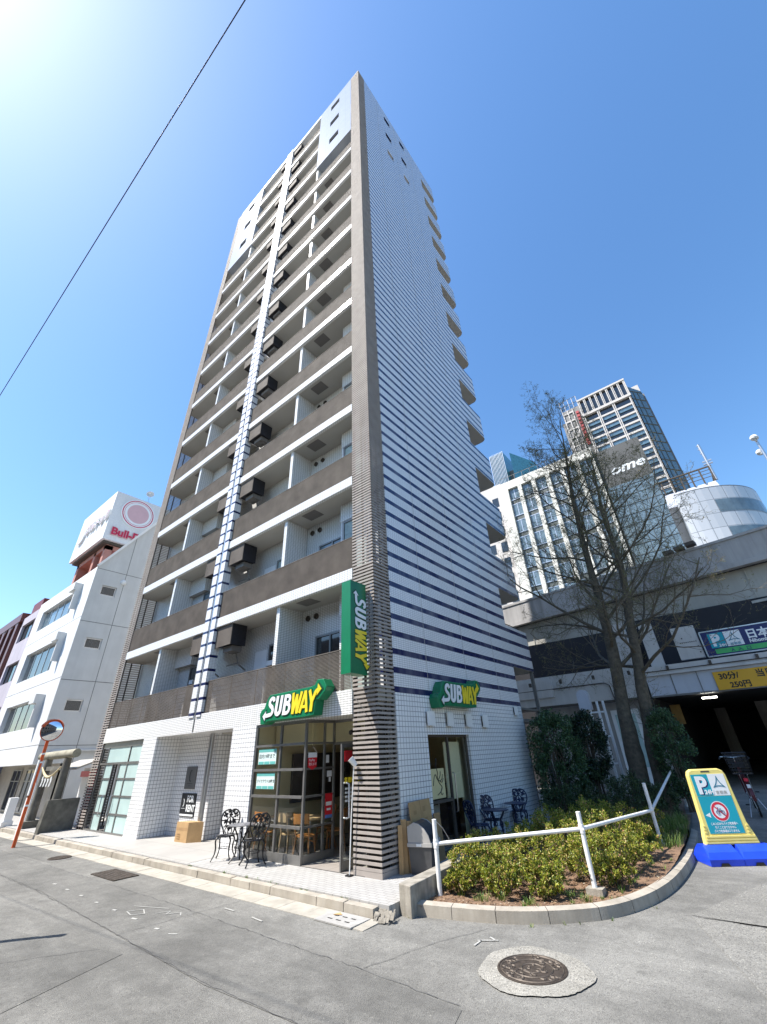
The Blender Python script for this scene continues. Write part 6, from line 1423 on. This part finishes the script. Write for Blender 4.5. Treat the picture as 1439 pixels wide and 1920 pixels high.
AZ = [(1.42, .62, .40, .50, 'low yellow green shrub right behind the first white rail post'), (1.98, .72, .46, .55, 'yellow green shrub in the front row, second from the low concrete wall'), (2.52, .95, .44, .55, 'yellow green shrub in the front row, just short of the middle white post'),
      (3.08, 1.62, .44, .60, 'yellow green shrub directly behind the middle white post'), (3.42, 2.40, .40, .58, 'yellow green shrub in the curve of the kerb'), (3.52, 3.35, .36, .55, 'yellow green shrub by the kerb in front of the corner post'),
      (1.50, .18, .27, .34, 'small low shrub at the very front of the bed near the first post'), (2.12, .30, .30, .38, 'small low shrub at the front edge between the first and middle posts'), (2.72, .52, .30, .40, 'small low shrub in front of the middle post, by the kerb'), (3.45, 1.55, .28, .42, 'small low shrub between the middle post and the curving kerb'),
      (1.35, 1.55, .48, .58, 'yellow green shrub against the low concrete wall, second row'), (2.02, 1.75, .52, .62, 'bushy yellow green shrub in the middle of the second row'), (2.62, 2.25, .50, .66, 'bushy lime shrub under the long white rail'),
      (3.02, 3.30, .48, .66, 'lime shrub between the kerb shrubs and the corner post'), (1.42, 2.75, .52, .62, 'pinkish tipped shrub beside the dark blue garden chairs'), (2.10, 3.15, .55, .70, 'broad lime shrub in the centre of the bed'),
      (2.75, 4.30, .55, .74, 'tall lime shrub just behind the corner post rail'), (3.35, 4.95, .34, .50, 'small ragged shrub at the foot of the corner post'), (1.55, 4.15, .58, .66, 'shrub with reddish leaf tips in front of the green bush'), (2.30, 5.15, .55, .70, 'rearmost lime shrub before the shaded ground cover')]
for (x, y, r, h, lab) in AZ:
    shrub('azalea_shrub', lab, 'shrub', 'yellow green shrubs in the roadside bed', x, y, soil_z(x, y), r * rnd.uniform(1.0, 1.22), r * rnd.uniform(.95, 1.15), h * rnd.uniform(.88, 1.16), 2700, .044, .013, M['azalea'], 9, .18)
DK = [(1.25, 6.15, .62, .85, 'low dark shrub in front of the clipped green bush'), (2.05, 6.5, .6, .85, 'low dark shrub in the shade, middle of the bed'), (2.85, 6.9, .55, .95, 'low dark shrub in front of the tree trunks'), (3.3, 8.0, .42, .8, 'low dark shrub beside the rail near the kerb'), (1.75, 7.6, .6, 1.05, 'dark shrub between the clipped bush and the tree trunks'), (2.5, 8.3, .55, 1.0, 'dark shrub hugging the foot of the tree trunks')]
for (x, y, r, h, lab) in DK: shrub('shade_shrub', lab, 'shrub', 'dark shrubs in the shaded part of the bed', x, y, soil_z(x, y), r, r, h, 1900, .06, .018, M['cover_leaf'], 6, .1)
def bush(label, x, y, z0, rx, ry, z1, z2, nl, L, m, box=3.0):
    t = thing('evergreen_bush', label, 'bush', (x, y, z0), 'dense evergreen bushes beside the tower'); mb = MB(); cz = (z1 + z2) / 2; rz = (z2 - z1) / 2; k = 0
    ncl = nl // 45
    for i in range(ncl):
        d = rdir(); s = (abs(d.x) ** box + abs(d.y) ** box + abs(d.z) ** box) ** (-1 / box); r = s * (.78 + .22 * rnd.random()) * (1 + .16 * mnoise.noise(d * 2.2 + Vector((x, y, 0))))
        p = Vector((x + d.x * rx * r, y + d.y * ry * r, cz + d.z * rz * r))
        for q in range(45): leaf(mb, p + rdir() * .17 * rnd.random() ** .5, L * rnd.uniform(.6, 1.2), L * .3, d)
    mb.build('foliage', m, t); st = MB()
    for i in range(6): st.tube([(x + rnd.uniform(-.1, .1), y + rnd.uniform(-.1, .1), z0 - .05), (x + rnd.uniform(-.3, .3) * rx, y + rnd.uniform(-.3, .3) * ry, cz), (x + rnd.uniform(-.6, .6) * rx, y + rnd.uniform(-.6, .6) * ry, z2 - .3)], [.035, .025, .008], 6)
    st.build('stem', M['bark'], t); return t
bush('tall dense green bush clipped upright beside the end of the striped wall', .92, 7.35, .0, .62, .62, .28, 2.80, 13000, .075, M['bush_leaf'], 3.5)
bush('darker loose bush behind the clipped green one, in front of the white frame', 1.62, 8.35, .0, .50, .5, .95, 2.82, 7000, .085, M['dark_leaf'], 2.2)
bush('dark round bush on the garage side of the tree trunks', 3.72, 9.3, .1, .46, .6, .5, 2.75, 8000, .07, M['bush_leaf'], 2.4)

# two bare spring trees
def tree(label, pts, rads, limb_z, nl, seed):
    R = random.Random(seed); t = thing('street_tree', label, 'tree', pts[0], 'bare trees behind the bed')
    P = [Vector(p) for p in pts]; path = []
    sm = smooth_path([(p[0], p[1]) for p in pts], 4); smz = smooth_path([(p[2], 0) for p in pts], 4); path = [Vector((a[0] + R.uniform(-.02, .02), a[1] + R.uniform(-.02, .02), b[0])) for a, b in zip(sm, smz)]
    rr_ = smooth_path([(r, 0) for r in rads], 4); rad = [max(.012, a[0]) * R.uniform(.95, 1.06) for a in rr_]; rad[0] *= 1.35
    tk = MB(); tk.tube(path, rad, 14)
    tw_ = MB(); bud = MB()
    def rot(d, ang):
        ax = d.cross(Vector((R.uniform(-1, 1), R.uniform(-1, 1), R.uniform(-1, 1))))
        return (Matrix.Rotation(ang, 3, ax.normalized()) @ d) if ax.length > .01 else d
    def branch(p, d, L, r, lev, target):
        n = 5 if lev < 2 else 4; q = [p.copy()]; dd = d.copy()
        for i in range(n):
            dd = (dd + Vector((0, 0, .10 if lev < 3 else .05)) + Vector((R.gauss(0, 1), R.gauss(0, 1), R.gauss(0, 1))) * (.10 + .05 * lev)).normalized(); p = p + dd * L / n
            if p.x < .25: dd.x = abs(dd.x)
            q.append(p.copy())
        target.tube(q, [max(.0026, r * (1 - .75 * i / n)) for i in range(n + 1)], 7 if lev == 1 else 4 if lev == 2 else 3, cap=False)
        if lev < 4:
            k = {1: 8, 2: 6, 3: 4}[lev]
            for i in range(k):
                f = .22 + .75 * (i + R.random()) / k; j = min(n - 1, int(f * n)); s = q[j].lerp(q[j + 1], f * n - j); base = (q[j + 1] - q[j]).normalized()
                branch(s, rot(base, R_(R.uniform(28, 62))), L * R.uniform(.38, .60) * (1.1 - .4 * f), r * .42 * (1 - .4 * f), lev + 1, tw_)
        else:
            for s in q[1:]:
                if R.random() < .55:
                    for u in range(2): leaf(bud, s + rdir() * .02, .038, .010)
    limbs = MB()
    for i in range(nl):
        z = limb_z[0] + (limb_z[1] - limb_z[0]) * ((i + R.random() * .8) / nl) ** .9
        j = next(k for k in range(len(path) - 1) if path[k + 1].z >= z or k == len(path) - 2); f = (z - path[j].z) / max(1e-6, path[j + 1].z - path[j].z); s = path[j].lerp(path[j + 1], f)
        a = i * 2.4 + R.uniform(-.4, .4); top = (z - limb_z[0]) / (limb_z[1] - limb_z[0]); el = R_(R.uniform(5, 30) + 35 * top)
        d = Vector((math.cos(a) * math.cos(el), math.sin(a) * math.cos(el), math.sin(el))); L = (4.5 - 2.3 * top) * R.uniform(.75, 1.15)
        if d.y < -.5: L *= .8
        branch(s, d, L, rad[j] * .26 + .012, 1, limbs)
    for i in range(16):   # thin shoots low on the trunk
        z = R.uniform(2.0, limb_z[0] + .8); j = next(k for k in range(len(path) - 1) if path[k + 1].z >= z); a = R.uniform(0, 6.28)
        branch(path[j], Vector((math.cos(a) * .6, math.sin(a) * .6, .8)).normalized(), R.uniform(.5, 1.2), .010, 3, tw_)
    tk.build('trunk', M['bark'], t, smooth=True); limbs.build('limb', M['bark'], t, smooth=True); tw_.build('twigs', M['twig'], t); bud.build('buds', M['bud'], t); return t
tree('taller bare tree with the thicker trunk, on the tower side of the pair', [(2.46, 9.5, -.05), (2.56, 9.5, 1.19), (2.68, 9.5, 2.7), (2.93, 9.55, 5.4), (3.0, 9.5, 7.5), (3.12, 9.5, 10.2), (3.4, 9.5, 12.6), (3.66, 9.5, 15.0)], [.31, .27, .225, .175, .13, .088, .05, .012], (3.7, 14.3), 34, 5)
tree('bare tree with the slimmer leaning trunk, on the garage side of the pair', [(3.06, 9.6, -.05), (3.14, 9.55, 1.3), (3.42, 9.5, 3.4), (3.78, 9.5, 5.8), (4.05, 9.5, 7.6), (4.08, 9.5, 9.9), (4.36, 9.5, 12.4)], [.25, .21, .18, .138, .105, .065, .012], (3.6, 11.8), 30, 9)
# litter, weeds, grass
def inside(x, y): return in_poly(x, y, PLANT)
M['litter'] = leaf_mat('leaf_litter', [(0.0, (.09, .05, .025)), (.4, (.22, .12, .06)), (.7, (.36, .23, .12)), (.9, (.44, .33, .2)), (1.0, (.5, .45, .36))], .8)
mb = MB(); k = 0
while k < 5200:
    x, y = rnd.uniform(.9, 4.1), rnd.uniform(-.7, 6.5)
    if not inside(x, y) or rnd.random() < .25 + .1 * y and y > 1.5: continue
    L = rnd.uniform(.015, .05); a = rnd.uniform(0, 6.28); z = soil_z(x, y) + .006 + rnd.random() * .012; d = Vector((math.cos(a), math.sin(a), rnd.uniform(-.3, .3))) * L; s = Vector((-math.sin(a), math.cos(a), rnd.uniform(-.4, .4))) * L * .4; p = Vector((x, y, z)); b = len(mb.v)
    mb.v.extend([tuple(p - d * .5), tuple(p + s * .6), tuple(p + d * .5), tuple(p - s * .6)]); mb.f.append((b, b + 1, b + 2, b + 3)); mb.m.append(0); k += 1
o = mb.build('leaf_litter', M['litter'], kind='stuff'); tag(o, 'brown fallen leaves scattered over the soil of the bed', 'leaf litter')
M['grass'] = leaf_mat('grass_blade', [(0.0, (.05, .12, .02)), (.6, (.14, .24, .04)), (1.0, (.30, .32, .10))])
mb = MB()
def tuft(x, y, z, n, h, sp):
    for i in range(n):
        a = rnd.uniform(0, 6.28); r = rnd.uniform(0, sp); p = Vector((x + r * math.cos(a), y + r * math.sin(a), z)); hh = h * rnd.uniform(.5, 1.1); b = p + Vector((math.cos(a) * hh * .25, math.sin(a) * hh * .25, hh * .65)); c = p + Vector((math.cos(a) * hh * .6, math.sin(a) * hh * .6, hh)); s = Vector((-math.sin(a), math.cos(a), 0)) * .005
        k = len(mb.v); mb.v.extend([tuple(p - s), tuple(p + s), tuple(b + s * .7), tuple(b - s * .7), tuple(c)]); mb.f += [(k, k + 1, k + 2, k + 3), (k + 3, k + 2, k + 4)]; mb.m += [0, 0]
for i in range(150):
    x, y = rnd.uniform(1.1, 4.0), rnd.uniform(-.7, 5)
    if inside(x, y): tuft(x, y, soil_z(x, y), rnd.randint(5, 16), rnd.uniform(.04, .10), .05)
for i in range(110):
    y = rnd.uniform(4.3, 7.6); x = rnd.uniform(3.3, 3.95)
    if inside(x, y): tuft(x, y, soil_z(x, y), 16, rnd.uniform(.10, .28), .09)
for (x, y) in ((2.0, -.1), (2.2, .1), (3.0, .75), (3.25, .7), (1.55, .05), (2.6, .2)): tuft(x, y, soil_z(x, y), 40, .09, .1)
for i in range(26): tuft(rnd.choice([-1.95, -1.7, -2.6, -2.2, -3.2, -.9, -4.6, .1]) + rnd.uniform(-.12, .12), -1.035, -.02, 5, rnd.uniform(.02, .05), .03)
for (x, y) in ((2.8, -.28), (3.15, .03), (3.62, .5), (4.0, 1.3), (1.2, -.8), (3.3, .18)): tuft(x, y - .03, RZ, 6, .04, .03)
o = mb.build('grass', M['grass'], kind='stuff'); tag(o, 'short grass tufts and weeds in the bed and along the kerb', 'grass')
for (x, y, z, lab) in ((.22, -1.32, RZ + .025, 'single dry tan leaf lying in the gutter by the kerb end'),):
    mb = MB(); mb.face([(x - .07, y - .03, z), (x, y - .06, z + .012), (x + .08, y + .01, z + .004), (x + .01, y + .05, z + .016)]); o = mb.build('dry_leaf', M['cardboard']); tag(o, lab, 'leaf')
